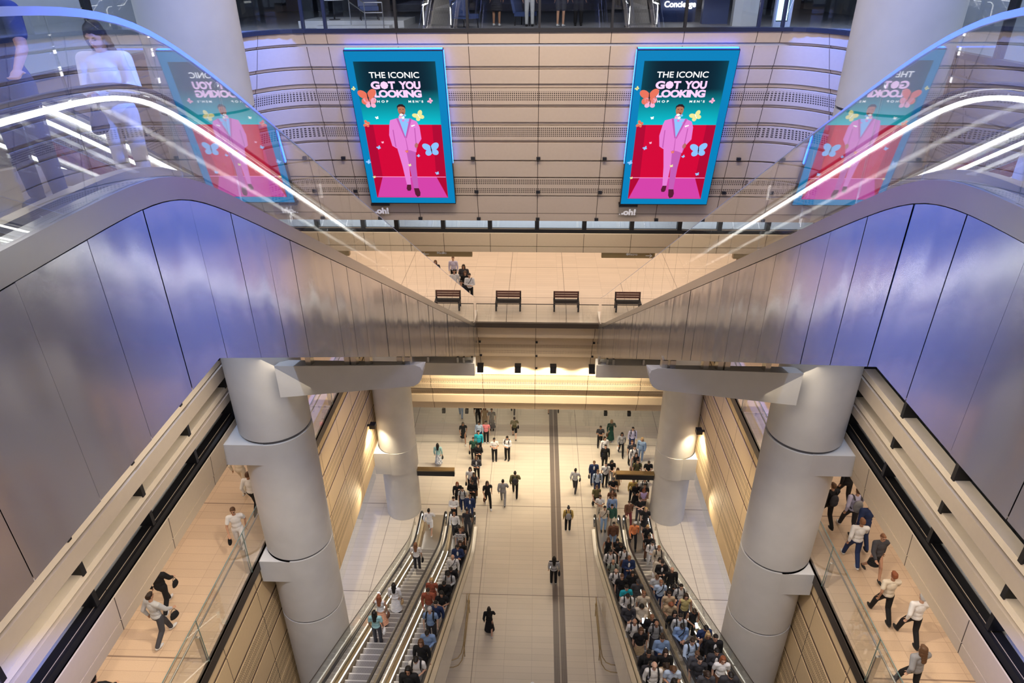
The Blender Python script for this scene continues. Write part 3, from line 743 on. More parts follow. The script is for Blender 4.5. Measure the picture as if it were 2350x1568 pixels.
def ell(cx, cz, rx, rz, rot=0, n=20):
    return [(cx+rx*math.cos(2*PI*k/n)*math.cos(rot)-rz*math.sin(2*PI*k/n)*math.sin(rot), cz+rx*math.cos(2*PI*k/n)*math.sin(rot)+rz*math.sin(2*PI*k/n)*math.cos(rot)) for k in range(n)]
def butterfly(cx, cz, s, y, m1, m2, par, rot=0):
    mb = MB()
    for sg in (-1, 1):
        for (dx, dz, rx, rz, a) in ((.42, .30, .50, .34, .7), (.34, -.34, .36, .32, -.6)):
            a2 = a*sg; px, pz = dx*sg*s, dz*s
            qx, qz = px*math.cos(rot)-pz*math.sin(rot), px*math.sin(rot)+pz*math.cos(rot)
            mb.prism_y(ell(cx+qx, cz+qz, rx*s, rz*s, a2+rot, 14), y-.003, y)
    o = mb.build('butterfly', m1, par, local=True)
    b = MB().prism_y(ell(cx, cz, .05*s, .45*s, rot, 8), y-.006, y-.003).build('butterfly_body', m2, o, local=True)
for cx, nm in ((-4.63, 'left'), (4.66, 'right')):
    t = thing('advertising_screen', 'tall leaning screen advert with a pink-suited man, the %s one on the stone wall' % nm, 'screen', (cx, 24.43, 17.41), 'lit advertising screens')
    t.scale = (.8235, .8235, .8235)
    t.rotation_euler.x = math.atan(LEAN)
    B = lambda mb, n, m: mb.build(n, m, t, local=True)
    B(MB().box(-1.93, 1.93, .0, .26, 0, 6.86), 'casing', 'black')
    for a, b, c, d in ((-1.91, 1.91, 6.44, 6.83), (-1.91, 1.91, .05, .33), (-1.91, -1.62, .33, 6.44), (1.60, 1.91, .33, 6.44)):
        B(MB().box(a, b, -.006, 0, c, d), 'border', 'ad_frame')
    for a, b in ((-1.95, -1.935), (1.935, 1.95)):
        B(MB().box(a, b, .10, .22, 2.0, 6.8), 'back_light', 'blue_led')
    B(MB().box(-1.9, 1.9, .10, .22, 6.865, 6.88), 'back_light', 'blue_led')
    poly([(-1.62, 3.83), (1.60, 3.83), (1.60, 6.44), (-1.62, 6.44)], -.001, 'backdrop', 'ad_top', t)
    poly([(-1.62, .33), (1.60, .33), (1.60, 3.83), (-1.62, 3.83)], -.001, 'backdrop', 'ad_red', t)
    poly([(-1.62, .36), (-1.21, 1.38), (-1.25, 3.83), (-1.62, 3.83)], -.005, 'backdrop', 'ad_red2', t)
    poly([(1.60, .36), (1.17, 1.39), (1.22, 3.83), (1.60, 3.83)], -.005, 'backdrop', 'ad_red2', t)
    poly([(-1.58, .35), (1.58, .35), (1.17, 1.39), (-1.21, 1.39)], -.006, 'backdrop', 'ad_floor', t)
    poly([(-1.6, 1.37), (1.58, 1.37), (1.58, 1.40), (-1.6, 1.40)], -.010, 'trim_line', 'ad_line', t)
    lettering('THE ICONIC', 1.98, .24, (-.08, 5.91), -.012, 'ad_white', t, off=.012)
    lettering('G', .36, .32, (-.89, 5.50), -.012, 'ad_text', t, off=.05)
    poly(ell(-.53, 5.50, .16, .16, 0, 8)[0:8], -.012, 'app_tile', 'ad_text', t)
    lettering('T', .28, .31, (-.23, 5.50), -.012, 'ad_text', t, off=.05)
    lettering('YOU', .86, .32, (.49, 5.50), -.012, 'ad_text', t, off=.05)
    lettering('LOOKING', 1.92, .31, (-.03, 5.15), -.012, 'ad_text', t, off=.05, space=.92)
    lettering('SHOP', .60, .095, (-.76, 4.83), -.012, 'ad_white', t, off=.03, space=1.8)
    lettering("MEN'S", .60, .095, (.66, 4.83), -.012, 'ad_white', t, off=.03, space=1.6)
    m = poly(ell(.03, 4.47, .155, .24), -.014, 'man_head', 'ad_skin', t)
    poly([(-.15, 4.50), (-.14, 4.64), (-.04, 4.72), (.10, 4.72), (.19, 4.63), (.20, 4.52), (.14, 4.60), (.02, 4.63), (-.10, 4.60)], -.018, 'hair', 'ad_black', m)
    for ex in (-.03, .10): poly(ell(ex, 4.50, .028, .012, 0, 8), -.018, 'eye', 'ad_black', m)
    poly(ell(.06, 4.34, .05, .022, 0, 8), -.022, 'mouth', 'ad_shoe', m)
    j = [(-.18, 4.12), (-.5, 4.03), (-.57, 3.8), (-.64, 3.36), (-.57, 2.875), (-.4, 2.76), (-.2, 2.72), (-.03, 2.70), (.2, 2.66), (.42, 2.574), (.5, 2.9), (.56, 2.98), (.71, 3.197), (.69, 3.736), (.59, 3.985), (.31, 4.1)]
    body = poly(j, -.014, 'man_suit', 'ad_pink', t)
    poly([(-.15, 4.12), (.31, 4.1), (.04, 3.27)], -.018, 'shirt', 'ad_blue', body)
    for s_ in (((-.24, 4.12), (-.15, 4.13), (.05, 3.27), (.0, 3.24)), ((.40, 4.09), (.31, 4.11), (.04, 3.27), (.09, 3.22)), ((-.46, 3.6), (-.42, 3.62), (-.40, 2.80), (-.45, 2.86)), ((.50, 3.7), (.46, 3.68), (.42, 2.62), (.47, 2.8)), ((.03, 3.25), (.055, 3.25), (.09, 2.66), (.05, 2.66))):
        poly(s_, -.020, 'suit_fold', 'ad_pink2', body)
    for k in range(16):
        a = random.Random(k*7+1); poly(ell(.06+a.uniform(-.15, .17), 4.12+a.uniform(-.16, .16), .055, .05, 0, 8), -.020-.0005*k, 'flower', ('ad_flower', 'ad_white', 'ad_pink', 'ad_blue')[k % 4], body)
    poly([(.34, 3.80), (.5, 3.84), (.5, 3.80), (.36, 3.74)], -.022, 'pocket_square', 'ad_white', body)
    poly([(-.38, 2.78), (.05, 2.73), (.04, 2.117), (.0, .98), (-.18, .98), (-.26, 1.91)], -.012, 'trouser_leg', 'ad_pink', t)
    poly([(-.01, 2.73), (.40, 2.62), (.34, 1.91), (.32, .80), (.11, .80), (.04, 1.91)], -.013, 'trouser_leg', 'ad_pink2', t)
    poly([(-.17, 1.0), (.0, 1.0), (-.01, .78), (-.06, .69), (-.18, .69), (-.22, .8)], -.018, 'shoe', 'ad_shoe', t)
    poly([(.11, .82), (.33, .82), (.38, .6), (.35, .43), (.22, .37), (.14, .5)], -.018, 'shoe', 'ad_shoe', t)
    poly(ell(.46, 2.9, .07, .12, -.2), -.020, 'hand', 'ad_skin', t)
    for (bx, bz, s, a, b2, rr) in ((-1.26, 5.02, .55, 'ad_orange', 'ad_black', .1), (-1.2, 4.78, .38, 'ad_flower', 'ad_black', 0), (.71, 4.22, .34, 'ad_yellow', 'ad_white', .5), (1.08, 2.72, .52, 'ad_blue', 'ad_black', .1), (-1.78, 5.37, .12, 'ad_yellow', 'ad_black', .8), (1.25, 4.86, .16, 'ad_flower', 'ad_red', .9), (-1.03, 4.14, .1, 'ad_white', 'ad_white', .2), (-1.5, 3.87, .22, 'ad_orange', 'ad_yellow', 1.2), (-.96, 3.04, .08, 'ad_flower', 'ad_white', .2), (-1.16, 2.80, .13, 'ad_blue', 'ad_white', .5), (-1.71, 2.12, .15, 'ad_blue', 'ad_white', .6), (.07, 1.97, .1, 'ad_yellow', 'ad_white', .3), (1.23, 1.58, .12, 'ad_blue', 'ad_white', .3), (-1.58, 1.38, .09, 'ad_yellow', 'ad_white', .3), (.02, 2.62, .1, 'ad_orange', 'ad_yellow', .2), (.5, 2.42, .1, 'ad_blue', 'ad_white', .7)):
        butterfly(bx, bz, s*.8, -.026, a, b2, t, rr)
    # media owner plaque below
    q = thing('plaque', 'small clear plaque with white lettering under the %s advertising screen' % nm, 'sign', (cx-1.28, 24.5, 17.11), 'plaques under the screens')
    q.scale = (.8235, .8235, .8235)
    q.rotation_euler.x = math.atan(LEAN)
    MB().box(-.42, .42, 0, .02, -.28, .28).build('plate', 'glass', q, local=True)
    MB().box(-.42, .42, .02, .3, .24, .34).build('bracket', 'black', q, local=True)
    lettering('oh!', .56, .33, (.08, -.0), -.004, 'white', q, off=.05)
    poly(ell(-.24, -.09, .05, .05), -.004, 'dot', 'white', q)
    poly([(-.38+.0, -.14), (-.33, -.14), (-.33, -.09), (-.38, -.09)], -.004, 'dot', 'white', q)

# ================================================================== FITTINGS
def cube_light(loc, label, group, s=.07):
    t = thing('wall_fitting', label, 'wall fitting', loc, group)
    MB().box(-s, s, -.11, -.01, -s*.7, s*.7).build('housing', 'black', t, local=True)
    MB().box(-s*.35, s*.35, -.02, .08, -s*.9, s*.2).build('mount', 'black', t, local=True)
def wall_y(z): return 23.06+(23.35-z)*LEAN
for z, xs, row in ((19.17, (-7.0, -2.32, 0.02, 2.37, 7.08), 'upper'), (17.852, (-6.8, -2.26, 0.02, 2.31, 6.84), 'perforated'), (16.699, (-4.49, -2.24, 0.02, 2.26, 4.53), 'bottom')):
    nmx = ('far left', 'left', 'middle', 'right', 'far right')
    for x, n in zip(xs, nmx):
        cube_light((x, wall_y(z), z), 'small black box fitting, %s one of the %s row on the stone wall' % (n, row), 'black boxes on the big stone wall')
for z, y, xs, row in ((7.98, 30.95, (-2.93, .06, 3.05), 'top'), (6.9, 31.4, (-2.93, .06, 3.05), 'middle'), (5.83, 31.9, (-2.93, .06, 3.05), 'bottom')):
    for x, n in zip(xs, ('left', 'centre', 'right')):
        cube_light((x, y, z), 'small black box, %s one of the %s row above the lower wall lamps' % (n, row), 'black boxes on the lower wall', .055)
for x, n in ((-4.9, 'far left'), (-3.0, 'left'), (-.95, 'inner left'), (.98, 'inner right'), (3.08, 'right'), (4.95, 'far right')):
    t = thing('wall_lamp', 'black wall lamp shining down the lower back wall, %s of the row' % n, 'wall lamp', (x, 31.55, 6.0), 'lamps on the lower back wall')
    MB().prism_x([(-.22, .22), (.14, .22), (.14, -.06), (-.06, -.16), (-.28, -.16)], -.17, .17).build('housing', 'black', t, local=True)
    MB().box(-.13, .13, -.24, -.02, -.18, -.165).build('lens', 'lamp_face', t, local=True)
    MB().box(-.05, .05, .14, .45, .0, .14).build('arm', 'black', t, local=True)
    spot('wall_lamp_light', (x, 31.3, 5.8), (x, 32.8, 3.6), 700, (1.0, .84, .6), 150, .8, .08)
for sx, nm in ((-1, 'left'), (1, 'right')):
    t = thing('wall_lamp', 'dark box lamp lighting the gold wall by the %s far column' % nm, 'wall lamp', (sx*8.0, 26.9, 5.35), 'lamps on the gold side walls')
    MB().box(-.14, .14, -.16, .16, -.1, .12).build('housing', 'black', t, local=True)
    MB().box(-.1, .1, -.12, .12, -.115, -.1).build('lens', 'lamp_face', t, local=True)
    MB().box(*sorted((sx*.14, sx*.3)), -.04, .04, -.02, .06).build('arm', 'black', t, local=True)
    spot('side_lamp_light', (sx*7.9, 26.9, 5.2), (sx*8.3, 26.6, 3.2), 520, (1.0, .86, .62), 125, .8, .06)
    spot('added_gold_wall_spot', (sx*6.35, 17.6, 8.6), (sx*8.3, 20.5, 5.2), 300, (1.0, .80, .52), 130, .9, .1)  # added warm spot for the gold wall, without a fixture
    spot('side_lamp_low', (sx*7.7, 24.8, 3.0), (sx*8.3, 22.5, 3.6), 120, (1.0, .86, .62), 110, .9, .06)
for x, n in ((-5.5, 'far left'), (-4.1, 'left'), (4.25, 'right'), (5.65, 'far right')):
    t = thing('camera', 'small black hanging camera below the lower back wall, %s one' % n, 'security camera', (x, 33.48, 1.75), 'hanging cameras')
    MB().tube([(0, 0, .12), (0, 0, .4)], .02).build('stem', 'black', t, True, local=True)
    MB().box(-.1, .1, -.12, .1, -.12, .14).build('body', 'black', t, local=True)
# hanging direction signs on the middle floor
for sx, nm, ar in ((-1, 'left', '<'), (1, 'right', '>')):
    xa, xb = sorted((sx*3.14, sx*5.7))
    t = thing('direction_sign', 'long bronze hanging sign reading Metro with an arrow pointing %s' % nm, 'sign', ((xa+xb)/2, 30.75, 12.84), 'bronze hanging signs')
    w = (xb-xa)/2
    MB().box(-w, w, -.12, .12, 0, .30).build('blade', 'bronze', t, local=True)
    cxm = -.15 if sx < 0 else .15
    lettering('Metro', .46, .13, (sx*1.0*.35*-1 - (.55 if sx < 0 else -.55)*1, .2), -.125, 'white', t, off=.01)
    poly(ell(-.12*1 if sx < 0 else -.0 - .05, .2, .06, .06), -.125, 'symbol', 'white', t)
    ax = -.95 if sx < 0 else .95
    a = sx
    poly([(ax+a*.16, .13), (ax+a*.06, .22), (ax+a*.08, .235), (ax+a*.2, .13), (ax+a*.08, .025), (ax+a*.06, .04)], -.125, 'arrow_head', 'white', t)
    poly([(ax-a*.12, .115), (ax+a*.17, .115), (ax+a*.17, .145), (ax-a*.12, .145)], -.125, 'arrow_shaft', 'white', t)
    for q in (-w*.7, w*.7): MB().tube([(q, 0, .3), (q, 0, .6)], .015).build('rod', 'dark', t, local=True)
# direction signs on the far columns
for sx, nm in ((-1, 'left'), (1, 'right')):
    xa, xb = sorted((sx*6.33, sx*4.32)); t = thing('direction_sign', 'dark screen sign with bronze top, bracketed off the %s far column' % nm, 'sign', ((xa+xb)/2+.05, 28.2, 1.22), 'signs on the far columns')
    w = (xb-xa)/2
    MB().box(-w, w, -.12, .12, 0, .34).build('display', 'black', t, local=True)
    MB().box(-w, w, -.15, .15, .34, .40).build('hood', 'bronze', t, local=True)
    MB().box(*sorted((sx*w, sx*(w+.2))), -.1, .1, .1, .36).build('bracket', 'bronze', t, local=True)
# benches on the middle floor
for x, nm in ((-1.44, 'left'), (1.56, 'right')):
    t = thing('bench', 'dark slatted bench with brown wooden backrest, the %s one behind the glass balustrade' % nm, 'bench', (x, 31.55, MD), 'benches on the middle floor')
    for s in (-1, 1):
        m = MB()
        m.box(s*.62-.04, s*.62+.04, -.32, -.24, 0, .44); m.box(s*.62-.04, s*.62+.04, .22, .30, 0, .44)
        m.box(s*.62-.05, s*.62+.05, -.32, .32, .40, .46); m.build('leg_frame', 'black', t, local=True)
        MB().obox(Matrix.Translation((0, .26, .44)) @ Matrix.Rotation(R(-12), 4, 'X'), s*.62-.04, s*.62+.04, -.03, .04, 0, .44).build('back_support', 'black', t, local=True)
    for k in range(4): MB().box(-.64, .64, -.31+k*.145, -.20+k*.145, .46, .49).build('seat_slat', 'black', t, local=True)
    for k in range(3): MB().obox(Matrix.Translation((0, .24, .44)) @ Matrix.Rotation(R(-12), 4, 'X'), -.62, .62, -.06, -.03, .12+k*.12, .22+k*.12).build('back_slat', 'wood', t, local=True)
# upper floor, behind the glazing
def upper_escalator(x, label):
    t = thing('escalator', label, 'escalator', (x, 25.5, UP), 'escalators behind the upper glazing')
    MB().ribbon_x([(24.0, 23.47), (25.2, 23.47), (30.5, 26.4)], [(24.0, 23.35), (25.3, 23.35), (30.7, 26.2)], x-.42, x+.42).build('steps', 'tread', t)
    for s in (-1, 1):
        MB().ribbon_x([(23.9, 24.13), (25.0, 24.13), (30, 26.9)], [(23.9, 23.43), (25.2, 23.43), (30, 26.1)], x+s*.48-.01, x+s*.48+.01).build('glass_panel', 'glass', t)
        MB().tube([(x+s*.48, 23.8, 23.85), (x+s*.48, 23.76, 24.05), (x+s*.48, 23.96, 24.18), (x+s*.48, 25.0, 24.18), (x+s*.48, 30, 26.95)], .025).build('handrail', 'rubber', t, True)
        MB().tube([(x+s*.44, 23.88, 23.52), (x+s*.44, 23.92, 24.0), (x+s*.44, 24.05, 24.08), (x+s*.44, 25.0, 24.1), (x+s*.44, 30, 26.85)], .012).build('light_strip', 'led', t)
upper_escalator(-3.3, 'escalator behind the upper glazing, left of centre'); upper_escalator(3.3, 'escalator behind the upper glazing, near the glowing lettering')
struct('wall_navy', MB().box(5.8, 6.7, 26.8, 27.1, UP, 26.4).box(4.4, 5.8, 28.06, 28.3, UP, 26.4), 'navy')
struct('wall_pale_pier', MB().box(6.6, 7.5, 25.7, 26.0, UP, 26.4), 'room')
t = thing('lit_sign', 'glowing white Concierge lettering behind the upper glazing', 'sign', (5.17, 27.9, 23.9))
lettering('Concierge', 1.15, .27, (0, 0), 0.0, 'led_soft', t, off=.025)
t = thing('lift_door', 'bright pale blue lit doorway behind the right end of the upper glazing', 'doorway', (8.03, 25.0, UP))
M['lift_glow'] = glow('lift_glow', (.55, .85, 1.0), 2.2)
MB().box(-.18, .16, .0, .05, .21, 2.0).build('lit_pane', 'lift_glow', t, local=True)
MB().box(-.28, -.21, -.05, .1, 0, 2.15).build('frame', 'blue_edge', t, local=True)
MB().box(.21, .28, -.05, .1, 0, 2.15).build('frame', 'blue_edge', t, local=True)
MB().box(-.21, .21, -.05, .1, 0, .17).build('frame', 'blue_edge', t, local=True)
def lounge_chair(x, y, rz, label):
    t = thing('lounge_chair', label, 'chair', (x, y, UP), 'chairs behind the upper glazing', rz)
    MB().box(-.32, .32, -.3, .3, .30, .44).build('seat', 'navy', t, local=True)
    MB().obox(Matrix.Translation((0, .28, .4)) @ Matrix.Rotation(R(-14), 4, 'X'), -.34, .34, -.05, .05, 0, .5).build('backrest', 'navy', t, local=True)
    for a in (-.28, .28):
        for b in (-.26, .26): MB().tube([(a, b, .3), (a*1.1, b*1.1, 0)], .018).build('leg', 'black', t, local=True)
struct('trim_upper_steps', MB().box(-8.4, -4.7, 25.6, 28, UP, UP+.22).box(-7.6, -5.1, 25.0, 25.6, UP, UP+.1), 'room')
lounge_chair(-6.0, 26.1, .3, 'navy lounge chair behind the upper glazing, above the left screen')
bpy.data.objects['lounge_chair'].location.z += .22
lounge_chair(-2.5, 25.2, 2.6, 'dark lounge chair beside the left escalator behind the upper glazing')
lounge_chair(-.5, 26.5, 1.2, 'dark lounge chair behind the centre of the upper glazing')
t = thing('side_table', 'small round white table behind the upper glazing', 'table', (-7.3, 26.3, UP+.22))
MB().cyl(0, 0, .62, .65, .4, 24).build('top', 'white', t, local=True); MB().cyl(0, 0, 0, .62, .03, 10).build('stem', 'black', t, local=True); MB().cyl(0, 0, 0, .02, .2, 20).build('base', 'black', t, local=True)
t = thing('stair_rail', 'pale metal stair railing behind the upper glazing near the small table', 'railing', (-5.9, 24.8, UP))
for dz in (0, .3): MB().tube([(-6.5, 25.4, 24.45-dz), (-5.8, 24.6, 24.15-dz), (-5.2, 24.6, 24.15-dz)], .02).build('rail', 'steel', t)
for (x, y, z) in ((-6.5, 25.4, 24.45), (-5.8, 24.6, 24.15), (-5.2, 24.6, 24.15)): MB().tube([(x, y, UP), (x, y, z)], .018).build('post', 'steel', t)
# seats and pipes in the right window room
for k in range(4):
    t = thing('office_chair', 'black chair behind the right louvred window, %s along' % ('nearest', 'second', 'third', 'farthest')[k], 'chair', (9.5, 8.6+1.15*k, 14.3), 'chairs behind the right louvred window', PI/2)
    MB().box(-.25, .25, -.25, .25, .42, .50).build('seat', 'black', t, local=True)
    MB().obox(Matrix.Translation((0, .25, .5)) @ Matrix.Rotation(R(-10), 4, 'X'), -.25, .25, -.03, .03, 0, .5).build('backrest', 'black', t, local=True)
    MB().tube([(0, 0, .42), (0, 0, .05)], .03).build('stem', 'steel', t, local=True)
    for q in range(5): MB().tube([(0, 0, .06), (.28*math.cos(q*1.257), .28*math.sin(q*1.257), .03)], .018).build('leg', 'steel', t, local=True)
t = tag(MB().prism_z(ell(.05, 17.9, .09, .09, 0, 20), FL, FL+.004).build('floor_disc', 'white'), 'small white round marker on the lower floor between the escalators', 'marker')
# ================================================================== PEOPLE
def icos(bm, c, r, sub=2, mat=None):
    mm = Matrix.Translation(c) @ (mat or Matrix.Identity(4))
    if isinstance(r, (tuple, list)): mm = mm @ Matrix.Diagonal((*r, 1)); r = 1
    bmesh.ops.create_icosphere(bm, subdivisions=sub, radius=r, matrix=mm)
def caps(bm, a, b, ra, rb, seg=12):
    a, b = Vector(a), Vector(b); d = b-a; L = d.length
    q = d.to_track_quat('Z', 'Y').to_matrix().to_4x4()
    bmesh.ops.create_cone(bm, cap_ends=True, segments=seg, radius1=ra, radius2=rb, depth=L, matrix=Matrix.Translation((a+b)/2) @ q)
    icos(bm, a, ra, 1 if ra < .02 else 2); icos(bm, b, rb, 1 if rb < .02 else 2)
def solidify(bm, name, voxel, smooth_it=2, flat_it=False):
    me = bpy.data.meshes.new(name); bm.to_mesh(me); bm.free()
    o = bpy.data.objects.new(name, me); COL.objects.link(o)
    r = o.modifiers.new('r', 'REMESH'); r.mode = 'VOXEL'; r.voxel_size = voxel; r.use_smooth_shade = True
    if smooth_it:
        s = o.modifiers.new('s', 'SMOOTH'); s.iterations = smooth_it; s.factor = .5
    dg = bpy.context.evaluated_depsgraph_get(); dg.update()
    out = bpy.data.meshes.new_from_object(o.evaluated_get(dg)); out.name = name
    bpy.data.objects.remove(o); bpy.data.meshes.remove(me)
    return out
POSE = {}
# joints per pose; person faces -Y.  sh, el, wr per side; hip, kn, an per side
def base():
    return dict(lean=0.0, tilt=0.0, L=dict(sh=(.185, 0, 1.40), el=(.235, .02, 1.12), wr=(.235, -.05, .88)), Rr=dict(sh=(-.185, 0, 1.40), el=(-.235, .02, 1.12), wr=(-.235, -.05, .88)),
                lL=dict(hip=(.09, 0, .92), kn=(.10, -.01, .50), an=(.10, .02, .09)), lR=dict(hip=(-.09, 0, .92), kn=(-.10, -.01, .50), an=(-.10, .02, .09)))
p = base(); POSE['stand'] = p
p = base(); p['tilt'] = 28; p['L'].update(el=(.23, -.02, 1.13), wr=(.07, -.26, 1.18)); p['Rr'].update(el=(-.23, .0, 1.12), wr=(-.05, -.27, 1.13)); POSE['phone'] = p
p = base(); p['tilt'] = 8; p['L'].update(el=(.24, -.03, 1.13), wr=(.0, -.17, 1.10)); p['Rr'].update(el=(-.24, -.03, 1.13), wr=(.02, -.20, 1.14)); POSE['folded'] = p
p = base(); p['L'].update(el=(.25, .12, 1.15), wr=(.23, .06, .92)); p['Rr'].update(el=(-.25, -.12, 1.15), wr=(-.22, -.28, 1.0))
p['lL'].update(kn=(.10, -.20, .53), an=(.10, -.30, .12)); p['lR'].update(kn=(-.10, .06, .50), an=(-.10, .32, .16)); p['tilt'] = 6; POSE['walk'] = p
p = base(); p['L'].update(el=(.27, -.12, 1.16), wr=(.34, -.33, 1.05)); p['Rr'].update(el=(-.25, -.02, 1.12), wr=(-.2, -.16, .95)); p['tilt'] = 12; POSE['rail'] = p
p = base(); p['L'].update(el=(.25, -.08, 1.25), wr=(.12, -.25, 1.42)); p['tilt'] = 4; POSE['raised'] = p
def V(x): return Vector(x)
def headmat(p):
    return Matrix.Translation((0, -.0, 1.50)) @ Matrix.Rotation(R(p['tilt']), 4, 'X') @ Matrix.Translation((0, 0, -1.50))
def hand(bm, el, wr, side, curl=.5):
    el, wr = V(el), V(wr); d = (wr-el).normalized(); s = d.cross(V((0, 0, 1))); 
    if s.length < .3: s = V((0, 1, 0)) - d*d.dot(V((0, 1, 0)))
    s.normalize(); n = d.cross(s).normalized()
    if n.y > 0 or n.z > .5: n = -n
    pc = wr+d*.045
    q = Matrix((s, n, d)).transposed().to_4x4()
    icos(bm, pc, (.040, .017, .052), 2, q)
    for k, L in enumerate((.070, .080, .074, .058)):
        b = wr+d*.085+s*(-.030+.020*k); m1 = b+d*L*.5+n*L*.18; e = m1+d*L*.38+n*L*.35
        caps(bm, b-d*.01, m1, .0095, .0088, 7); caps(bm, m1, e, .0088, .0078, 7)
    tb = wr+d*.03-s*.035*side; caps(bm, tb, tb+d*.030-s*.022*side+n*.012, .0115, .0105, 7); caps(bm, tb+d*.030-s*.022*side+n*.012, tb+d*.058-s*.026*side+n*.030, .0105, .009, 7)
def body_mesh(pose):
    p = POSE[pose]; bm = bmesh.new()
    icos(bm, (0, .005, 1.27), (.150, .098, .19)); icos(bm, (0, 0, 1.08), (.128, .09, .15)); icos(bm, (0, .01, .94), (.155, .105, .12))
    caps(bm, (-.13, .005, 1.40), (.13, .005, 1.40), .058, .058)
    caps(bm, (0, .01, 1.40), (0, -.0, 1.53), .056, .050)
    H = headmat(p)
    def hp(c, r, sub=2): icos(bm, H @ V(c), r, sub, Matrix.Rotation(R(p['tilt']), 4, 'X'))
    hp((0, .008, 1.635), (.074, .094, .088)); hp((0, -.022, 1.578), (.058, .066, .062)); hp((0, -.052, 1.535), (.030, .030, .024))
    hp((0, -.095, 1.602), (.012, .018, .014)); hp((0, -.086, 1.620), (.009, .012, .022)); hp((0, -.074, 1.655), (.050, .016, .014))
    for s in (-1, 1): hp((s*.076, .012, 1.605), (.010, .018, .030))
    hp((0, -.084, 1.568), (.022, .010, .008))
    for k, s in (('L', 1), ('Rr', -1)):
        a = p[k]; caps(bm, a['sh'], a['el'], .050, .038); caps(bm, a['el'], a['wr'], .038, .025); hand(bm, a['el'], a['wr'], s)
    for k in ('lL', 'lR'):
        a = p[k]; caps(bm, a['hip'], a['kn'], .082, .055); caps(bm, a['kn'], a['an'], .054, .036)
        f = V(a['an'])+V((0, -.06, -.045)); icos(bm, f, (.042, .115, .034))
    return solidify(bm, 'body', .0095, 2)
def top_mesh(pose, kind):
    p = POSE[pose]; bm = bmesh.new(); g = {'tee': .014, 'shirt': .018, 'jacket': .030, 'dress': .016, 'tank': .010}[kind]
    icos(bm, (0, .005, 1.27), (.150+g, .100+g, .195)); icos(bm, (0, 0, 1.08), (.138+g, .096+g, .16)); icos(bm, (0, .01, .96), (.150+g, .105+g, .115 if kind != 'jacket' else .16))
    w = .135 if kind == 'tank' else .165
    caps(bm, (-w, .005, 1.397), (w, .005, 1.397), .060+g*.8, .060+g*.8)
    icos(bm, (0, .01, 1.44), (.075, .07, .035))
    if kind != 'tank':
        for k in ('L', 'Rr'):
            a = p[k]; sh, el, wr = V(a['sh']), V(a['el']), V(a['wr'])
            if kind in ('tee', 'dress'): caps(bm, sh, sh.lerp(el, .62), .056+g*.6, .054+g*.5)
            else:
                caps(bm, sh, el, .054+g, .043+g*.8); caps(bm, el, el.lerp(wr, .93), .043+g*.8, .030+g*.6)
    if kind == 'dress':
        for i in range(7):
            z = .95-.07*i; icos(bm, (0, 0, z), (.165+.012*i, .13+.012*i, .07))
    return solidify(bm, 'clothing_top', .013, 2)
def bottom_mesh(pose, kind):
    p = POSE[pose]; bm = bmesh.new()
    icos(bm, (0, .01, .93), (.166, .118, .12))
    if kind in ('trousers', 'shorts'):
        for k in ('lL', 'lR'):
            a = p[k]; h, kn, an = V(a['hip']), V(a['kn']), V(a['an'])
            if kind == 'shorts': caps(bm, h, h.lerp(kn, .85), .096, .085)
            else: caps(bm, h, kn, .094, .072); caps(bm, kn, kn.lerp(an, .97), .072, .058)
    else:
        n = 6 if kind == 'skirt' else 10
        for i in range(n):
            z = .88-.07*i; icos(bm, (0, 0, z), (.165+.010*i, .125+.010*i, .07))
    return solidify(bm, 'clothing_bottom', .014, 2)
def shoe_mesh(pose, k):
    p = POSE[pose]; bm = bmesh.new(); a = V(p[k]['an'])
    icos(bm, a+V((0, -.065, -.048)), (.050, .130, .040)); icos(bm, a+V((0, .01, -.03)), (.045, .06, .05))
    return solidify(bm, 'shoe', .012, 1)
def hair_mesh(pose, kind):
    p = POSE[pose]; H = headmat(p); bm = bmesh.new(); rot = Matrix.Rotation(R(p['tilt']), 4, 'X')
    def hp(c, r): icos(bm, H @ V(c), r, 2, rot)
    if kind == 'short':
        hp((0, .020, 1.662), (.082, .094, .076)); hp((0, .050, 1.625), (.078, .068, .075)); hp((0, -.035, 1.705), (.055, .05, .026))
    elif kind == 'cap':
        hp((0, .010, 1.668), (.086, .100, .070)); hp((0, -.115, 1.672), (.060, .065, .012))
    elif kind == 'fringe':
        hp((0, .055, 1.60), (.080, .060, .050)); hp((.068, .03, 1.61), (.016, .045, .03)); hp((-.068, .03, 1.61), (.016, .045, .03))
    else:
        hp((0, .022, 1.662), (.088, .098, .080)); hp((0, .050, 1.61), (.088, .070, .09)); hp((0, -.030, 1.708), (.06, .05, .026))
        for s in (-1, 1): hp((s*.080, .012, 1.58), (.020, .05, .085)); hp((s*.075, .03, 1.50), (.028, .045, .075))
        n = 4 if kind == 'long' else 1
        for i in range(n): hp((0, .075+.012*i, 1.53-.065*i), (.090-.006*i, .045, .07))
        if kind == 'bun': hp((0, .06, 1.76), (.045, .045, .04))
    return solidify(bm, 'hair', .0085, 2)
def eyes_mesh(pose):
    p = POSE[pose]; H = headmat(p); bm = bmesh.new()
    for s in (-1, 1):
        icos(bm, H @ V((s*.030, -.0795, 1.622)), (.0125, .008, .0065), 2); icos(bm, H @ V((s*.030, -.086, 1.645)), (.020, .005, .0035), 1)
    me = bpy.data.meshes.new('eyes'); bm.to_mesh(me); bm.free(); return me
def mouth_mesh(pose):
    p = POSE[pose]; H = headmat(p); bm = bmesh.new(); icos(bm, H @ V((0, -.093, 1.567)), (.022, .006, .0055), 2)
    me = bpy.data.meshes.new('mouth'); bm.to_mesh(me); bm.free(); return me
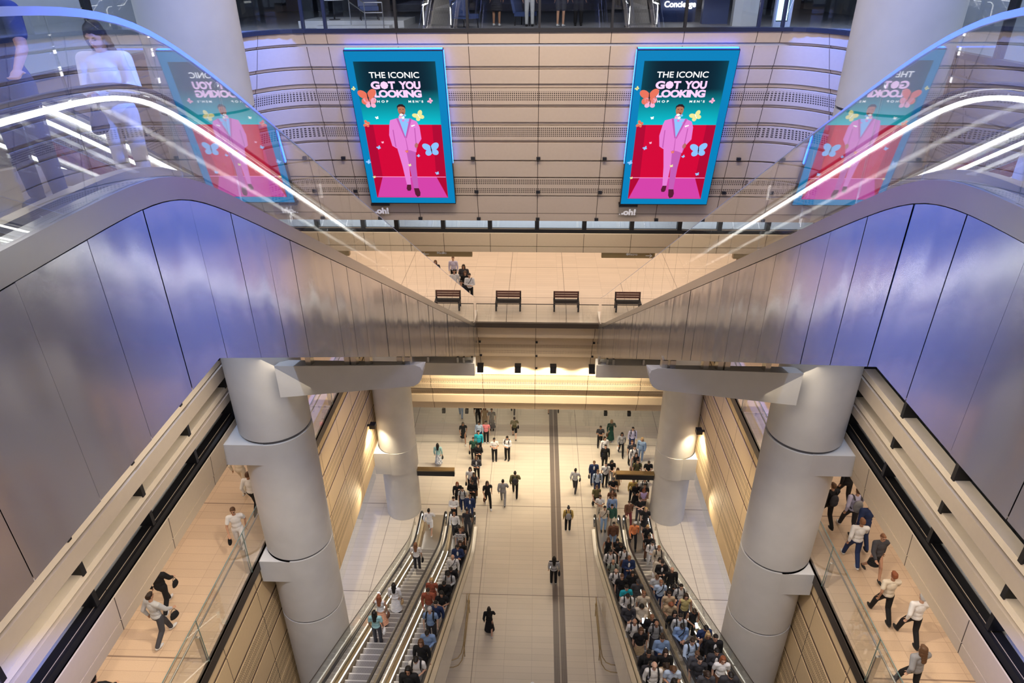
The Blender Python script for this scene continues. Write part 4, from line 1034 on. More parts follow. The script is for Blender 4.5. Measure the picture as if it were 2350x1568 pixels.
def backpack_mesh():
    bm = bmesh.new(); icos(bm, (0, .20, 1.20), (.15, .075, .21)); icos(bm, (0, .225, 1.12), (.13, .075, .13)); icos(bm, (0, .18, 1.30), (.13, .06, .11)); return solidify(bm, 'bag', .016, 2)
def straps_mesh():
    mb = MB()
    for s in (-1, 1):
        pts = [(s*.10, .14, 1.38), (s*.115, .04, 1.475), (s*.12, -.06, 1.455), (s*.125, -.125, 1.36), (s*.135, -.135, 1.24), (s*.155, -.10, 1.13), (s*.17, .02, 1.08), (s*.13, .14, 1.06)]
        mb.tube(pts, .009, 6, True, rx=.026)
    me = bpy.data.meshes.new('strap'); me.from_pydata(mb.v, [], mb.f); me.polygons.foreach_set('use_smooth', [True]*len(me.polygons)); return me
def handbag_mesh():
    bm = bmesh.new(); icos(bm, (.0, 0, -.17), (.055, .13, .11)); icos(bm, (.0, 0, -.22), (.06, .14, .07)); return solidify(bm, 'bag', .013, 2)
def handle_mesh():
    mb = MB(); mb.tube([(0, -.09, -.1), (0, -.05, .0), (0, 0, .03), (0, .05, .0), (0, .09, -.1)], .008, 6)
    me = bpy.data.meshes.new('handle'); me.from_pydata(mb.v, [], mb.f); return me
def cross_mesh():
    mb = MB(); mb.tube([(.13, .08, 1.45), (.11, -.03, 1.475), (.06, -.12, 1.36), (-.06, -.14, 1.20), (-.17, -.09, 1.04), (-.20, .03, .98)], .008, 6, True, rx=.02)
    me = bpy.data.meshes.new('strap'); me.from_pydata(mb.v, [], mb.f); return me
def phone_mesh():
    mb = MB().box(-.036, .036, -.075, .075, -.004, .004); me = bpy.data.meshes.new('phone'); me.from_pydata(mb.v, [], mb.f); return me
CACHE = {}
def cached(key, fn):
    if key not in CACHE:
        me = fn(); me.materials.clear(); me.materials.append(M['black']); CACHE[key] = me
    return CACHE[key]
PM = {}
def pmat(col, rough=.8, name='cloth'):
    key = (tuple(round(c, 3) for c in col), rough)
    if key not in PM:
        m, nt, b = newmat(name); tc = N(nt, 'ShaderNodeTexCoord'); no = N(nt, 'ShaderNodeTexNoise'); no.inputs['Scale'].default_value = 7; no.inputs['Detail'].default_value = 3
        nt.links.new(tc.outputs['Object'], no.inputs['Vector'])
        nt.links.new(mixc(nt, no.outputs['Fac'], tuple(c*.8 for c in col), tuple(min(1, c*1.15) for c in col)), b.inputs['Base Color'])
        b.inputs['Roughness'].default_value = rough; b.inputs['Specular IOR Level'].default_value = .25; PM[key] = m
    return PM[key]
def stripes():
    m, nt, b = newmat('striped_cloth'); x, y, z, v = axes(nt)
    nt.links.new(mixc(nt, grid(nt, z, .075, 0, .02), (.02, .02, .03), (.75, .75, .75)), b.inputs['Base Color']); b.inputs['Roughness'].default_value = .8; return m
def vstripes():
    m, nt, b = newmat('pinstriped_cloth'); x, y, z, v = axes(nt)
    nt.links.new(mixc(nt, grid(nt, x, .05, 0, .007), (.02, .02, .025), (.6, .6, .6)), b.inputs['Base Color']); b.inputs['Roughness'].default_value = .8; return m
def printed(c1, c2, sc=18):
    m, nt, b = newmat('printed_cloth'); x, y, z, v = axes(nt); vo = N(nt, 'ShaderNodeTexVoronoi'); vo.inputs['Scale'].default_value = sc; nt.links.new(v, vo.inputs['Vector'])
    nt.links.new(mixc(nt, mth(nt, 'GREATER_THAN', vo.outputs['Distance'], .42), c1, c2), b.inputs['Base Color']); b.inputs['Roughness'].default_value = .8; return m
C = dict(white=(.72, .71, .70), cream=(.66, .58, .46), black=(.012, .012, .014), dark=(.035, .035, .042), charcoal=(.06, .06, .07), grey=(.26, .26, .27), lightgrey=(.46, .47, .48), navy=(.02, .035, .10), blue=(.20, .30, .50), lightblue=(.42, .52, .68),
         denim=(.22, .32, .48), turquoise=(.02, .38, .48), green=(.02, .07, .05), olive=(.12, .11, .05), brown=(.13, .06, .035), rust=(.30, .08, .045), tan=(.45, .33, .2), orange=(.72, .24, .09), mustard=(.48, .34, .10), pink=(.70, .22, .24), salmon=(.8, .2, .14), peach=(.78, .40, .24), lilac=(.50, .38, .60),
         lavender=(.52, .50, .68), maroon=(.12, .02, .025), teal=(.30, .50, .50), sage=(.30, .33, .28), yellow=(.5, .42, .18), red=(.5, .04, .03), beige=(.55, .48, .38))
SPECIAL = dict(striped=stripes(), pinstripe=vstripes(), floral=printed((.06, .09, .16), (.7, .72, .74)), woven=printed((.6, .45, .25), (.3, .18, .08), 60))
def cmat(c): return SPECIAL[c] if c in SPECIAL else pmat(C[c])
SKIN = [(.55, .33, .23), (.46, .26, .17), (.34, .18, .11), (.60, .38, .28)]
HAIR = dict(b=(.012, .010, .009), d=(.03, .018, .012), n=(.10, .05, .025), y=(.42, .28, .13), g=(.45, .44, .43), a=(.22, .07, .03), r=(.22, .10, .05))
NP = [0]
def put(par, name, me, mat):
    o = bpy.data.objects.new(name, me); COL.objects.link(o); o.parent = par
    o.material_slots[0].link = 'OBJECT'; o.material_slots[0].material = mat; return o
HAIRW = dict(b='black', d='dark', n='brown', y='blond', g='grey', a='auburn', r='light brown')
def person(x, y, z, rz, pose, top, tc, bot, bc, hair, hc, extra, label, group, s=1.0, skin=None):
    NP[0] += 1; rnd = random.Random(NP[0]*13+5)
    t = thing('person', label, 'person', (x, y, z), group, R(rz)); t.scale = (s, s, s)
    sk = pmat(SKIN[skin if skin is not None else rnd.choice((0, 0, 1, 1, 2, 3))], .55, 'skin')
    put(t, 'body', cached(('b', pose), lambda: body_mesh(pose)), sk)
    names = dict(tee='tee_shirt', shirt='shirt', jacket='jacket', dress='dress', tank='sleeveless_top')
    put(t, names[top], cached(('t', pose, top), lambda: top_mesh(pose, top)), cmat(tc))
    if top != 'dress' or bot != 'none':
        put(t, dict(trousers='trousers', shorts='shorts', skirt='skirt', longskirt='skirt')[bot], cached(('o', pose, bot), lambda: bottom_mesh(pose, bot)), cmat(bc))
    sc = pmat((.55, .55, .55) if rnd.random() < .35 else (.02, .02, .02), .5)
    for k_ in ('lL', 'lR'): put(t, 'shoe', cached(('s', pose, k_), lambda: shoe_mesh(pose, k_)), sc)
    if hair != 'bald': put(t, 'cap' if hair == 'cap' else 'hair', cached(('h', pose, hair), lambda: hair_mesh(pose, hair)), pmat(HAIR[hc] if hair != 'cap' else (.03, .03, .035), .5))
    put(t, 'eyes', cached(('e', pose), lambda: eyes_mesh(pose)), pmat((.02, .015, .012), .3))
    put(t, 'mouth', cached(('m', pose), lambda: mouth_mesh(pose)), pmat((.35, .10, .09), .5))
    if top == 'jacket' and 'w' in extra:     # white shirt front showing between the lapels
        m = cached('front', lambda: solidify((lambda b: (icos(b, (0, -.105, 1.30), (.05, .035, .15)), b)[1])(bmesh.new()), 'shirt_front', .012, 1)); put(t, 'shirt_front', m, cmat('white'))
    if 'c' in extra: put(t, 'strap', cached('cross', cross_mesh), cmat('black'))
    who = label
    for w_ in (' on the lower concourse', ' lower concourse', ' on the middle floor beside the left escalator'): who = who.replace(w_, '')
    ws = who.split(); who = ' '.join(ws[:10]).rstrip(',') if len(ws) > 10 else who
    if label.startswith('person'): who = who.replace('person in ', 'one in ', 1)
    F = Matrix.Translation((x, y, z)) @ Matrix.Rotation(R(rz), 4, 'Z') @ Matrix.Scale(s, 4)
    def carried(name, me, mat, loc, lab, cat, grp, part=None, rot=0):
        q = thing(name, lab, cat, F @ V(loc), grp, R(rz)+rot); q.scale = (s, s, s)
        put(q, name if name != 'bag' else 'bag_body', me, mat)
        if part: put(q, *part)
        return q
    if 'k' in extra or 'K' in extra:
        kc = 'black' if 'k' in extra else 'grey'
        carried('backpack', cached('bp', backpack_mesh), cmat('dark' if kc == 'black' else 'grey'), (0, 0, 0), '%s backpack on the %s' % (kc, who), 'backpack', 'backpacks worn by people', ('strap', cached('st', straps_mesh), cmat('black' if kc == 'black' else 'charcoal')))
    for ch, nm, col in (('h', 'black', 'black'), ('H', 'white', 'white'), ('n', 'brown', 'brown'), ('e', 'pale yellow', 'tan'), ('o', 'woven', 'woven')):
        if ch in extra:
            w_ = POSE[pose]['Rr']['wr']; loc = (w_[0]-.02, w_[1], w_[2]-.08)
            carried('handbag', cached('hb', handbag_mesh), cmat(col), loc, '%s bag held by the %s' % (nm, who), 'bag', 'bags held by people', ('handle', cached('hh', handle_mesh), cmat(col if col != 'woven' else 'brown')))
    if 'p' in extra:
        w_ = POSE[pose]['L']['wr']; q = thing('phone', 'bright phone held by the %s' % who, 'phone', F @ V((w_[0]-.03, w_[1]-.10, w_[2]+.03)), 'phones held by people', R(rz)); q.scale = (s*1.3, s*1.3, s)
        q.rotation_euler.x = R(40 if pose == 'phone' else 70)
        put(q, 'screen', cached('ph', phone_mesh), M['phone'])
    return t
M['phone'] = glow('phone_screen', (.7, .85, 1.0), 1.6)
PEOPLE = [
 (-4.61, 34.54, 9.6, 0, 'stand', 'shirt', 'lavender', 'trousers', 'black', 'short', 'n', '', 'person in a pale lavender shirt and black trousers, middle floor ', 'people on the middle floor', 0.982),
 (-4.32, 32.58, 9.6, 10, 'stand', 'shirt', 'white', 'trousers', 'dark', 'short', 'b', '', 'dark-haired person in a white shirt on the middle floor beside the left escalator', 'people on the middle floor', 1.014),
 (-3.89, 33.24, 9.6, 0, 'folded', 'jacket', 'charcoal', 'trousers', 'black', 'long', 'd', '', 'long-haired person in a dark grey jacket on the middle floor beside the left escalator', 'people on the middle floor', 1.023),
 (-3.75, 32.59, 9.6, 0, 'folded', 'shirt', 'black', 'trousers', 'black', 'long', 'n', '', 'brown-haired person in a plain black top on the middle floor beside the left escalator', 'people on the middle floor', 0.969),
 (-3.48, 32.13, 9.6, 0, 'folded', 'shirt', 'white', 'trousers', 'black', 'short', 'b', 'c', 'person in white shirt with black cross-body strap on the middle floor beside the left escalator', 'people on the middle floor', 1.005),
 (-3.81, 31.12, 9.6, 0, 'stand', 'shirt', 'black', 'trousers', 'black', 'short', 'd', '', 'dark-clothed person half hidden by the casing on the middle floor beside the left escalator', 'people on the middle floor', 1.014),
 (-5.52, 34.07, 9.6, 0, 'stand', 'tee', 'dark', 'trousers', 'black', 'long', 'n', '', 'brown-haired person farthest left, only head showing on the middle floor beside the left escalator', 'people on the middle floor', 0.96),
 (-5.78, 32.04, -1.3, 180, 'stand', 'shirt', 'teal', 'longskirt', 'floral', 'long', 'b', 'h', 'person in blue top and white patterned skirt walking away on the lower concourse', 'people on the lower concourse, left side', 0.962),
 (-4.49, 34.32, -1.3, 10, 'walk', 'dress', 'black', 'none', 'black', 'long', 'd', '', 'person in a short black dress walking forward on the lower concourse', 'people on the lower concourse, left side', 0.93),
 (-4.95, 37.12, -1.3, 180, 'walk', 'shirt', 'lightblue', 'trousers', 'denim', 'short', 'n', 'h', 'person in light blue top and jeans under the beam on the lower concourse', 'people on the lower concourse, left side', 1.032),
 (-3.73, 36.33, -1.3, 0, 'stand', 'tee', 'black', 'trousers', 'black', 'short', 'd', '', 'person in black tee under the beam edge on the lower concourse', 'people on the lower concourse, left side', 1.014),
 (-3.24, 35.84, -1.3, 0, 'stand', 'tank', 'tan', 'trousers', 'tan', 'long', 'n', '', 'person in a tan sleeveless outfit under the beam on the lower concourse', 'people on the lower concourse, left side', 1.032),
 (-2.78, 35.76, -1.3, 0, 'stand', 'dress', 'pinstripe', 'longskirt', 'pinstripe', 'short', 'd', '', 'person in long black pinstriped dress on the lower concourse', 'people on the lower concourse, left side', 0.973),
 (-3.48, 34.35, -1.3, 0, 'stand', 'shirt', 'lightblue', 'trousers', 'navy', 'short', 'b', '', 'person in light blue shirt behind the turquoise one on the lower concourse', 'people on the lower concourse, left side', 0.96),
 (-3.42, 33.22, -1.3, 0, 'stand', 'shirt', 'turquoise', 'trousers', 'black', 'short', 'b', '', 'person in a bright turquoise shirt on the lower concourse', 'people on the lower concourse, left side', 1.032),
 (-3.69, 32.64, -1.3, 0, 'stand', 'tee', 'green', 'trousers', 'black', 'short', 'd', 'h', 'person in dark green tee carrying a black bag on the lower concourse', 'people on the lower concourse, left side', 0.987),
 (-3.35, 32.01, -1.3, 5, 'folded', 'shirt', 'black', 'trousers', 'black', 'short', 'b', 'k', 'person in black below the turquoise shirt on the lower concourse', 'people on the lower concourse, left side', 1.005),
 (-3.05, 34.36, -1.3, 0, 'stand', 'tee', 'pink', 'trousers', 'black', 'short', 'd', '', 'person in a pink top in the left queue on the lower concourse', 'people on the lower concourse, left side', 0.978),
 (-3.35, 30.78, -1.3, 0, 'folded', 'jacket', 'charcoal', 'trousers', 'black', 'short', 'n', 'w', 'person in dark jacket over a salmon top on the lower concourse', 'people on the lower concourse, left side', 1.023),
 (-2.42, 32.59, -1.3, 10, 'folded', 'tee', 'white', 'trousers', 'black', 'short', 'b', '', 'person in white tee with folded arms on the lower concourse', 'people on the lower concourse, left side', 1.005),
 (-1.64, 32.7, -1.3, -20, 'folded', 'shirt', 'white', 'trousers', 'black', 'short', 'b', 'k', 'person in white shirt with backpack and jacket in hand on the lower concourse', 'people on the lower concourse, left side', 1.041),
 (-1.28, 34.88, -1.3, 180, 'walk', 'tee', 'olive', 'shorts', 'black', 'short', 'd', 'h', 'person in olive tee and black shorts walking away on the lower concourse', 'people on the lower concourse, left side', 0.964),
 (-3.61, 29.76, -1.3, 0, 'stand', 'tee', 'white', 'trousers', 'black', 'long', 'b', 'h', 'person in white top and long black hair in queue on the lower concourse', 'people on the lower concourse, left side', 1.023),
 (-3.35, 29.32, -1.3, 0, 'stand', 'tank', 'dark', 'trousers', 'brown', 'long', 'd', '', 'long-haired person in dark sleeveless top on the lower concourse', 'people on the lower concourse, left side', 1.014),
 (-3.4, 28.69, -1.3, 0, 'folded', 'jacket', 'black', 'trousers', 'black', 'short', 'b', '', 'person in a black suit in the left queue on the lower concourse', 'people on the lower concourse, left side', 1.01),
 (-4.22, 28.56, -1.3, 10, 'raised', 'shirt', 'black', 'trousers', 'black', 'long', 'a', '', 'auburn-haired person in black, hand raised on the lower concourse', 'people on the lower concourse, left side', 0.987),
 (-3.9, 28.18, -1.3, 0, 'stand', 'tee', 'lightgrey', 'trousers', 'navy', 'short', 'b', 'k', 'person in light grey tee with backpack on the lower concourse', 'people on the lower concourse, left side', 0.96),
 (-3.43, 27.56, -1.3, 0, 'stand', 'jacket', 'navy', 'trousers', 'navy', 'short', 'n', 'w', 'person in a navy suit near the left escalators on the lower concourse', 'people on the lower concourse, left side', 0.987),
 (-4.3, 27.4, -1.3, 0, 'folded', 'shirt', 'white', 'trousers', 'black', 'short', 'b', 'h', 'person in white shirt with black bag in front on the lower concourse', 'people on the lower concourse, left side', 0.982),
 (-2.56, 28.57, -1.3, 15, 'walk', 'tee', 'black', 'trousers', 'black', 'long', 'd', 'n', 'person in black striding with a brown bag on the lower concourse', 'people on the lower concourse, left side', 1.041),
 (-1.71, 28.78, -1.3, 180, 'walk', 'jacket', 'grey', 'trousers', 'grey', 'short', 'b', '', 'person in a grey suit walking away on the lower concourse', 'people on the lower concourse, left side', 1.014),
 (-1.06, 29.46, -1.3, 180, 'walk', 'jacket', 'olive', 'trousers', 'black', 'short', 'b', 'k', 'person in olive jacket walking away with backpack on the lower concourse', 'people on the lower concourse, left side', 1.032),
 (-1.47, 37.58, -1.3, 180, 'walk', 'shirt', 'grey', 'trousers', 'dark', 'short', 'b', '', 'person mostly hidden by the beam, grey shoes showing on the lower concourse', 'people on the lower concourse, left side', 0.996),
 (0.83, 37.86, -1.3, 180, 'walk', 'tee', 'pink', 'shorts', 'tan', 'long', 'n', '', 'bare-legged person mostly hidden by the beam on the lower concourse', 'people on the lower concourse, left side', 1.005),
 (1.5, 37.98, -1.3, 180, 'walk', 'shirt', 'black', 'trousers', 'black', 'short', 'b', '', 'black-trousered person mostly hidden by the beam, beside dark strip on the lower concourse', 'people on the lower concourse, left side', 0.96),
 (1.84, 26.82, -1.3, 180, 'stand', 'shirt', 'mustard', 'trousers', 'black', 'cap', 'b', 'K', 'person in mustard shirt and cap with grey backpack on the lower concourse', 'people on the lower concourse, left side', 0.987),
 (1.02, 23.24, -1.3, 180, 'stand', 'shirt', 'striped', 'trousers', 'black', 'long', 'b', 'ph', 'person in striped top with phone on the dark strip on the lower concourse', 'people on the lower concourse, left side', 1.041),
 (-1.92, 20.33, -1.3, 185, 'walk', 'shirt', 'black', 'longskirt', 'black', 'long', 'b', '', 'person in long black dress alone on the floor on the lower concourse', 'people on the lower concourse, left side', 0.965),
 (2.35, 29.94, -1.3, 165, 'walk', 'shirt', 'lightgrey', 'trousers', 'dark', 'short', 'b', 'h', 'person in light grey shirt with black bag walking away on the lower concourse', 'people on the lower concourse, right side', 0.969),
 (4.1, 34.11, -1.3, 0, 'folded', 'tee', 'dark', 'trousers', 'black', 'short', 'd', 'h', 'person in dark tee at the back of right queue on the lower concourse', 'people on the lower concourse, right side', 0.96),
 (4.83, 34.68, -1.3, 10, 'raised', 'shirt', 'green', 'longskirt', 'green', 'long', 'y', 'n', 'blond person in dark green with raised hand on the lower concourse', 'people on the lower concourse, right side', 0.999),
 (5.34, 33.4, -1.3, 0, 'walk', 'shirt', 'grey', 'trousers', 'black', 'long', 'b', 'H', 'person in grey top and black leggings walking forward on the lower concourse', 'people on the lower concourse, right side', 0.982),
 (6.06, 33.89, -1.3, 5, 'stand', 'shirt', 'lavender', 'trousers', 'navy', 'short', 'b', 'k', 'person in lavender shirt with backpack on the lower concourse', 'people on the lower concourse, right side', 1.014),
 (6.48, 32.83, -1.3, -30, 'stand', 'jacket', 'denim', 'trousers', 'denim', 'long', 'y', '', 'blond person in denim jacket and jeans on the lower concourse', 'people on the lower concourse, right side', 1.018),
 (4.25, 32.91, -1.3, 20, 'stand', 'shirt', 'white', 'trousers', 'navy', 'long', 'd', '', 'person in a white blouse behind the black-clad one on the lower concourse', 'people on the lower concourse, right side', 0.996),
 (4.23, 32.1, -1.3, 0, 'stand', 'shirt', 'black', 'trousers', 'black', 'short', 'b', '', 'person all in black, arms down on the lower concourse', 'people on the lower concourse, right side', 1.005),
 (5.84, 32.49, -1.3, 10, 'stand', 'tee', 'charcoal', 'trousers', 'black', 'short', 'n', '', 'person in charcoal tee beside the denim jacket on the lower concourse', 'people on the lower concourse, right side', 1.032),
 (5.91, 31.99, -1.3, 10, 'stand', 'shirt', 'white', 'trousers', 'lightgrey', 'short', 'b', 'k', 'person in white shirt with black backpack straps on the lower concourse', 'people on the lower concourse, right side', 1.041),
 (5.94, 31.33, -1.3, 0, 'stand', 'tank', 'black', 'trousers', 'black', 'long', 'd', 'n', 'long-haired person in black sleeveless top on the lower concourse', 'people on the lower concourse, right side', 1.036),
 (5.96, 30.78, -1.3, 0, 'stand', 'tee', 'olive', 'trousers', 'olive', 'short', 'b', 'k', 'person in olive tee above the right sign on the lower concourse', 'people on the lower concourse, right side', 1.005),
 (6.58, 30.74, -1.3, 0, 'phone', 'tee', 'black', 'trousers', 'black', 'short', 'd', '', 'person in black tee by the right far column on the lower concourse', 'people on the lower concourse, right side', 1.0),
 (3.45, 30.59, -1.3, 0, 'stand', 'jacket', 'navy', 'trousers', 'navy', 'short', 'n', 'hw', 'person in navy suit with a black bag on the lower concourse', 'people on the lower concourse, right side', 0.996),
 (4.11, 30.45, -1.3, 0, 'stand', 'tee', 'white', 'trousers', 'black', 'short', 'b', 'c', 'person in white tee with thin cross strap on the lower concourse', 'people on the lower concourse, right side', 1.005),
 (4.46, 30.73, -1.3, 10, 'phone', 'tee', 'black', 'trousers', 'lightgrey', 'long', 'b', '', 'person in black tee and light trousers on the lower concourse', 'people on the lower concourse, right side', 1.005),
 (3.59, 29.71, -1.3, 0, 'stand', 'shirt', 'lightblue', 'trousers', 'navy', 'short', 'n', 'k', 'person in light blue shirt with backpack strap on the lower concourse', 'people on the lower concourse, right side', 1.041),
 (4.75, 30.08, -1.3, 0, 'stand', 'dress', 'woven', 'none', 'black', 'long', 'd', '', 'person in a patterned grey-brown dress on the lower concourse', 'people on the lower concourse, right side', 0.956),
 (4.42, 29.21, -1.3, 0, 'folded', 'tee', 'black', 'trousers', 'grey', 'cap', 'b', '', 'person in black tee and cap on the lower concourse', 'people on the lower concourse, right side', 0.987),
 (3.45, 28.54, -1.3, 10, 'walk', 'tee', 'olive', 'trousers', 'black', 'short', 'n', 'h', 'person in olive-brown tee near the landing on the lower concourse', 'people on the lower concourse, right side', 0.969),
 (4.28, 28.31, -1.3, 0, 'stand', 'dress', 'brown', 'none', 'black', 'long', 'd', '', 'person in a brown dress at the landing on the lower concourse', 'people on the lower concourse, right side', 0.956),
 (3.58, 27.81, -1.3, 0, 'folded', 'tee', 'white', 'trousers', 'cream', 'short', 'b', '', 'person in white tee and cream trousers, arms folded on the lower concourse', 'people on the lower concourse, right side', 0.96),
 (4.23, 27.72, -1.3, 0, 'stand', 'shirt', 'blue', 'trousers', 'navy', 'short', 'n', '', 'person in mid blue long sleeved shirt on the lower concourse', 'people on the lower concourse, right side', 1.005),
 (5.52, 29.17, -1.3, 0, 'stand', 'shirt', 'mustard', 'trousers', 'black', 'short', 'n', '', 'person in mustard top under the right sign on the lower concourse', 'people on the lower concourse, right side', 0.969),
 (6.14, 29.19, -1.3, 0, 'stand', 'shirt', 'white', 'trousers', 'dark', 'short', 'b', 'k', 'person in white with straps under the right sign on the lower concourse', 'people on the lower concourse, right side', 0.987),
 (5.67, 28.89, -1.3, 0, 'phone', 'shirt', 'black', 'longskirt', 'black', 'short', 'n', '', 'person in a long black outfit on the lower concourse', 'people on the lower concourse, right side', 0.93),
 (6.08, 28.69, -1.3, 0, 'stand', 'tee', 'dark', 'trousers', 'grey', 'short', 'b', '', 'person in dark tee and grey trousers on the lower concourse', 'people on the lower concourse, right side', 1.005),
 (5.97, 28.26, -1.3, 0, 'folded', 'tank', 'lilac', 'trousers', 'black', 'long', 'a', '', 'person in a lilac sleeveless top on the lower concourse', 'people on the lower concourse, right side', 1.023),
 (5.69, 27.6, -1.3, 0, 'folded', 'tee', 'black', 'trousers', 'charcoal', 'short', 'd', '', 'person in black tee and charcoal jeans on the lower concourse', 'people on the lower concourse, right side', 1.0),
 (5.09, 27.38, -1.3, 10, 'walk', 'shirt', 'brown', 'trousers', 'maroon', 'short', 'd', '', 'person in brown top and maroon trousers on the lower concourse', 'people on the lower concourse, right side', 0.969),
 (3.74, 26.87, -1.3, 5, 'stand', 'tee', 'beige', 'trousers', 'denim', 'short', 'b', 'c', 'person in beige tee, cross strap and pale jeans on the inner right escalator', 'riders on the inner right escalator', 0.996),
 (4.13, 26.95, -1.3, 0, 'stand', 'jacket', 'green', 'trousers', 'beige', 'short', 'b', '', 'person in dark green jacket and beige trousers on the inner right escalator', 'riders on the inner right escalator', 1.023),
 (4.1, 25.68, -1.3, 0, 'stand', 'jacket', 'brown', 'trousers', 'denim', 'short', 'b', '', 'person in an open brown jacket on the inner right escalator', 'riders on the inner right escalator', 1.005),
 (3.7, 24.37, -1.02, 0, 'stand', 'tank', 'black', 'trousers', 'black', 'long', 'n', '', 'person in black sleeveless top, brown hair on the inner right escalator', 'riders on the inner right escalator', 0.962),
 (4.17, 24.54, -1.12, 0, 'folded', 'dress', 'black', 'none', 'black', 'long', 'b', '', 'long-haired person in a black dress on the inner right escalator', 'riders on the inner right escalator', 0.932),
 (4.18, 23.55, -0.55, 0, 'phone', 'tee', 'black', 'trousers', 'black', 'long', 'd', '', 'person in black looking down on the inner right escalator', 'riders on the inner right escalator', 1.032),
 (3.57, 22.58, 0.01, 0, 'stand', 'shirt', 'white', 'trousers', 'black', 'short', 'b', 'k', 'person in white shirt with black backpack on the inner right escalator', 'riders on the inner right escalator', 1.049),
 (4.24, 22.81, -0.12, -10, 'stand', 'tee', 'white', 'trousers', 'grey', 'short', 'b', 'k', 'person in white tee with black backpack on the inner right escalator', 'riders on the inner right escalator', 0.998),
 (3.58, 21.66, 0.54, 0, 'stand', 'tee', 'sage', 'trousers', 'dark', 'fringe', 'n', 'k', 'balding person in grey-green tee on the inner right escalator', 'riders on the inner right escalator', 0.978),
 (4.2, 21.93, 0.39, 0, 'phone', 'shirt', 'brown', 'trousers', 'black', 'short', 'b', '', 'person in brown shirt with sunglasses on the inner right escalator', 'riders on the inner right escalator', 0.96),
 (4.26, 21.6, 0.58, 0, 'folded', 'jacket', 'navy', 'trousers', 'navy', 'short', 'r', 'w', 'person in navy suit and white shirt on the inner right escalator', 'riders on the inner right escalator', 1.037),
 (3.54, 20.49, 1.21, 0, 'stand', 'shirt', 'white', 'trousers', 'black', 'bald', 'g', 'k', 'bald person in white shirt with straps on the inner right escalator', 'riders on the inner right escalator', 0.985),
 (4.19, 20.18, 1.39, 0, 'stand', 'jacket', 'black', 'trousers', 'black', 'long', 'b', '', 'long-haired person in a black jacket on the inner right escalator', 'riders on the inner right escalator', 0.977),
 (3.64, 19.52, 1.77, 0, 'stand', 'tee', 'black', 'trousers', 'dark', 'short', 'n', '', 'person in plain black tee on the inner right escalator', 'riders on the inner right escalator', 1.019),
 (3.65, 18.41, 2.42, 10, 'folded', 'tee', 'turquoise', 'trousers', 'dark', 'short', 'b', '', 'person in bright blue tee on the inner right escalator', 'riders on the inner right escalator', 0.987),
 (4.22, 19.15, 1.99, 0, 'stand', 'tee', 'charcoal', 'trousers', 'charcoal', 'cap', 'b', '', 'person in charcoal tee and dark cap on the inner right escalator', 'riders on the inner right escalator', 0.964),
 (3.61, 17.87, 2.73, 0, 'phone', 'shirt', 'white', 'trousers', 'navy', 'short', 'b', 'k', 'person in white shirt with dark backpack, head bowed on the inner right escalator', 'riders on the inner right escalator', 0.987),
 (4.27, 18.07, 2.61, 0, 'stand', 'tee', 'beige', 'trousers', 'grey', 'short', 'r', '', 'light-haired person in taupe tee on the inner right escalator', 'riders on the inner right escalator', 1.023),
 (3.52, 16.93, 3.27, 0, 'phone', 'shirt', 'charcoal', 'trousers', 'black', 'short', 'b', '', 'person in charcoal shirt wearing a headband on the inner right escalator', 'riders on the inner right escalator', 1.014),
 (4.0, 17.04, 3.21, 0, 'phone', 'jacket', 'cream', 'trousers', 'black', 'long', 'b', 'p', 'long-haired person in cream coat with a phone on the inner right escalator', 'riders on the inner right escalator', 0.96),
 (3.52, 15.71, 3.98, 0, 'stand', 'shirt', 'white', 'trousers', 'dark', 'fringe', 'g', 'k', 'balding person in white shirt with black straps on the inner right escalator', 'riders on the inner right escalator', 0.996),
 (4.2, 16.15, 3.72, 0, 'folded', 'jacket', 'black', 'trousers', 'black', 'short', 'r', 'w', 'person in black suit with pale shirt on the inner right escalator', 'riders on the inner right escalator', 0.968),
 (4.22, 15.52, 4.08, 0, 'stand', 'tee', 'grey', 'trousers', 'dark', 'bald', 'g', 'kH', 'bald person in grey tee with white bag on the inner right escalator', 'riders on the inner right escalator', 0.96),
 (3.62, 15.05, 4.36, 0, 'stand', 'tee', 'black', 'skirt', 'tan', 'long', 'n', '', 'brown-haired person in black top and tan skirt on the inner right escalator', 'riders on the inner right escalator', 0.958),
 (4.21, 14.57, 4.63, 0, 'folded', 'shirt', 'blue', 'trousers', 'navy', 'short', 'd', '', 'person in a blue shirt, arms folded on the inner right escalator', 'riders on the inner right escalator', 0.996),
 (3.55, 13.46, 5.27, 0, 'stand', 'jacket', 'black', 'trousers', 'black', 'short', 'b', 'k', 'person in black jacket with big black backpack on the inner right escalator', 'riders on the inner right escalator', 1.01),
 (4.13, 13.7, 5.13, 0, 'stand', 'shirt', 'black', 'trousers', 'black', 'long', 'd', '', 'curly long-haired person in black on the inner right escalator', 'riders on the inner right escalator', 0.987),
 (3.52, 12.99, 5.54, 0, 'phone', 'shirt', 'dark', 'trousers', 'black', 'short', 'b', '', 'person in dark top leaning low on the inner right escalator', 'riders on the inner right escalator', 0.996),
 (3.99, 12.98, 5.55, 5, 'phone', 'shirt', 'tan', 'trousers', 'black', 'long', 'd', '', 'person in tan shirt, dark hair forward on the inner right escalator', 'riders on the inner right escalator', 0.969),
 (3.56, 12.69, 5.71, 0, 'stand', 'shirt', 'white', 'trousers', 'black', 'fringe', 'g', 'k', 'grey-haired person in white shirt and backpack straps on the inner right escalator', 'riders on the inner right escalator', 1.04),
 (4.11, 12.68, 5.72, 0, 'phone', 'tee', 'lightblue', 'trousers', 'denim', 'long', 'n', '', 'person in light blue tee looking down on the inner right escalator', 'riders on the inner right escalator', 1.005),
 (4.0, 12.06, 6.08, 0, 'stand', 'tank', 'peach', 'trousers', 'black', 'long', 'b', '', 'black-haired person at the bottom of the frame on the inner right escalator', 'riders on the inner right escalator', 0.998),
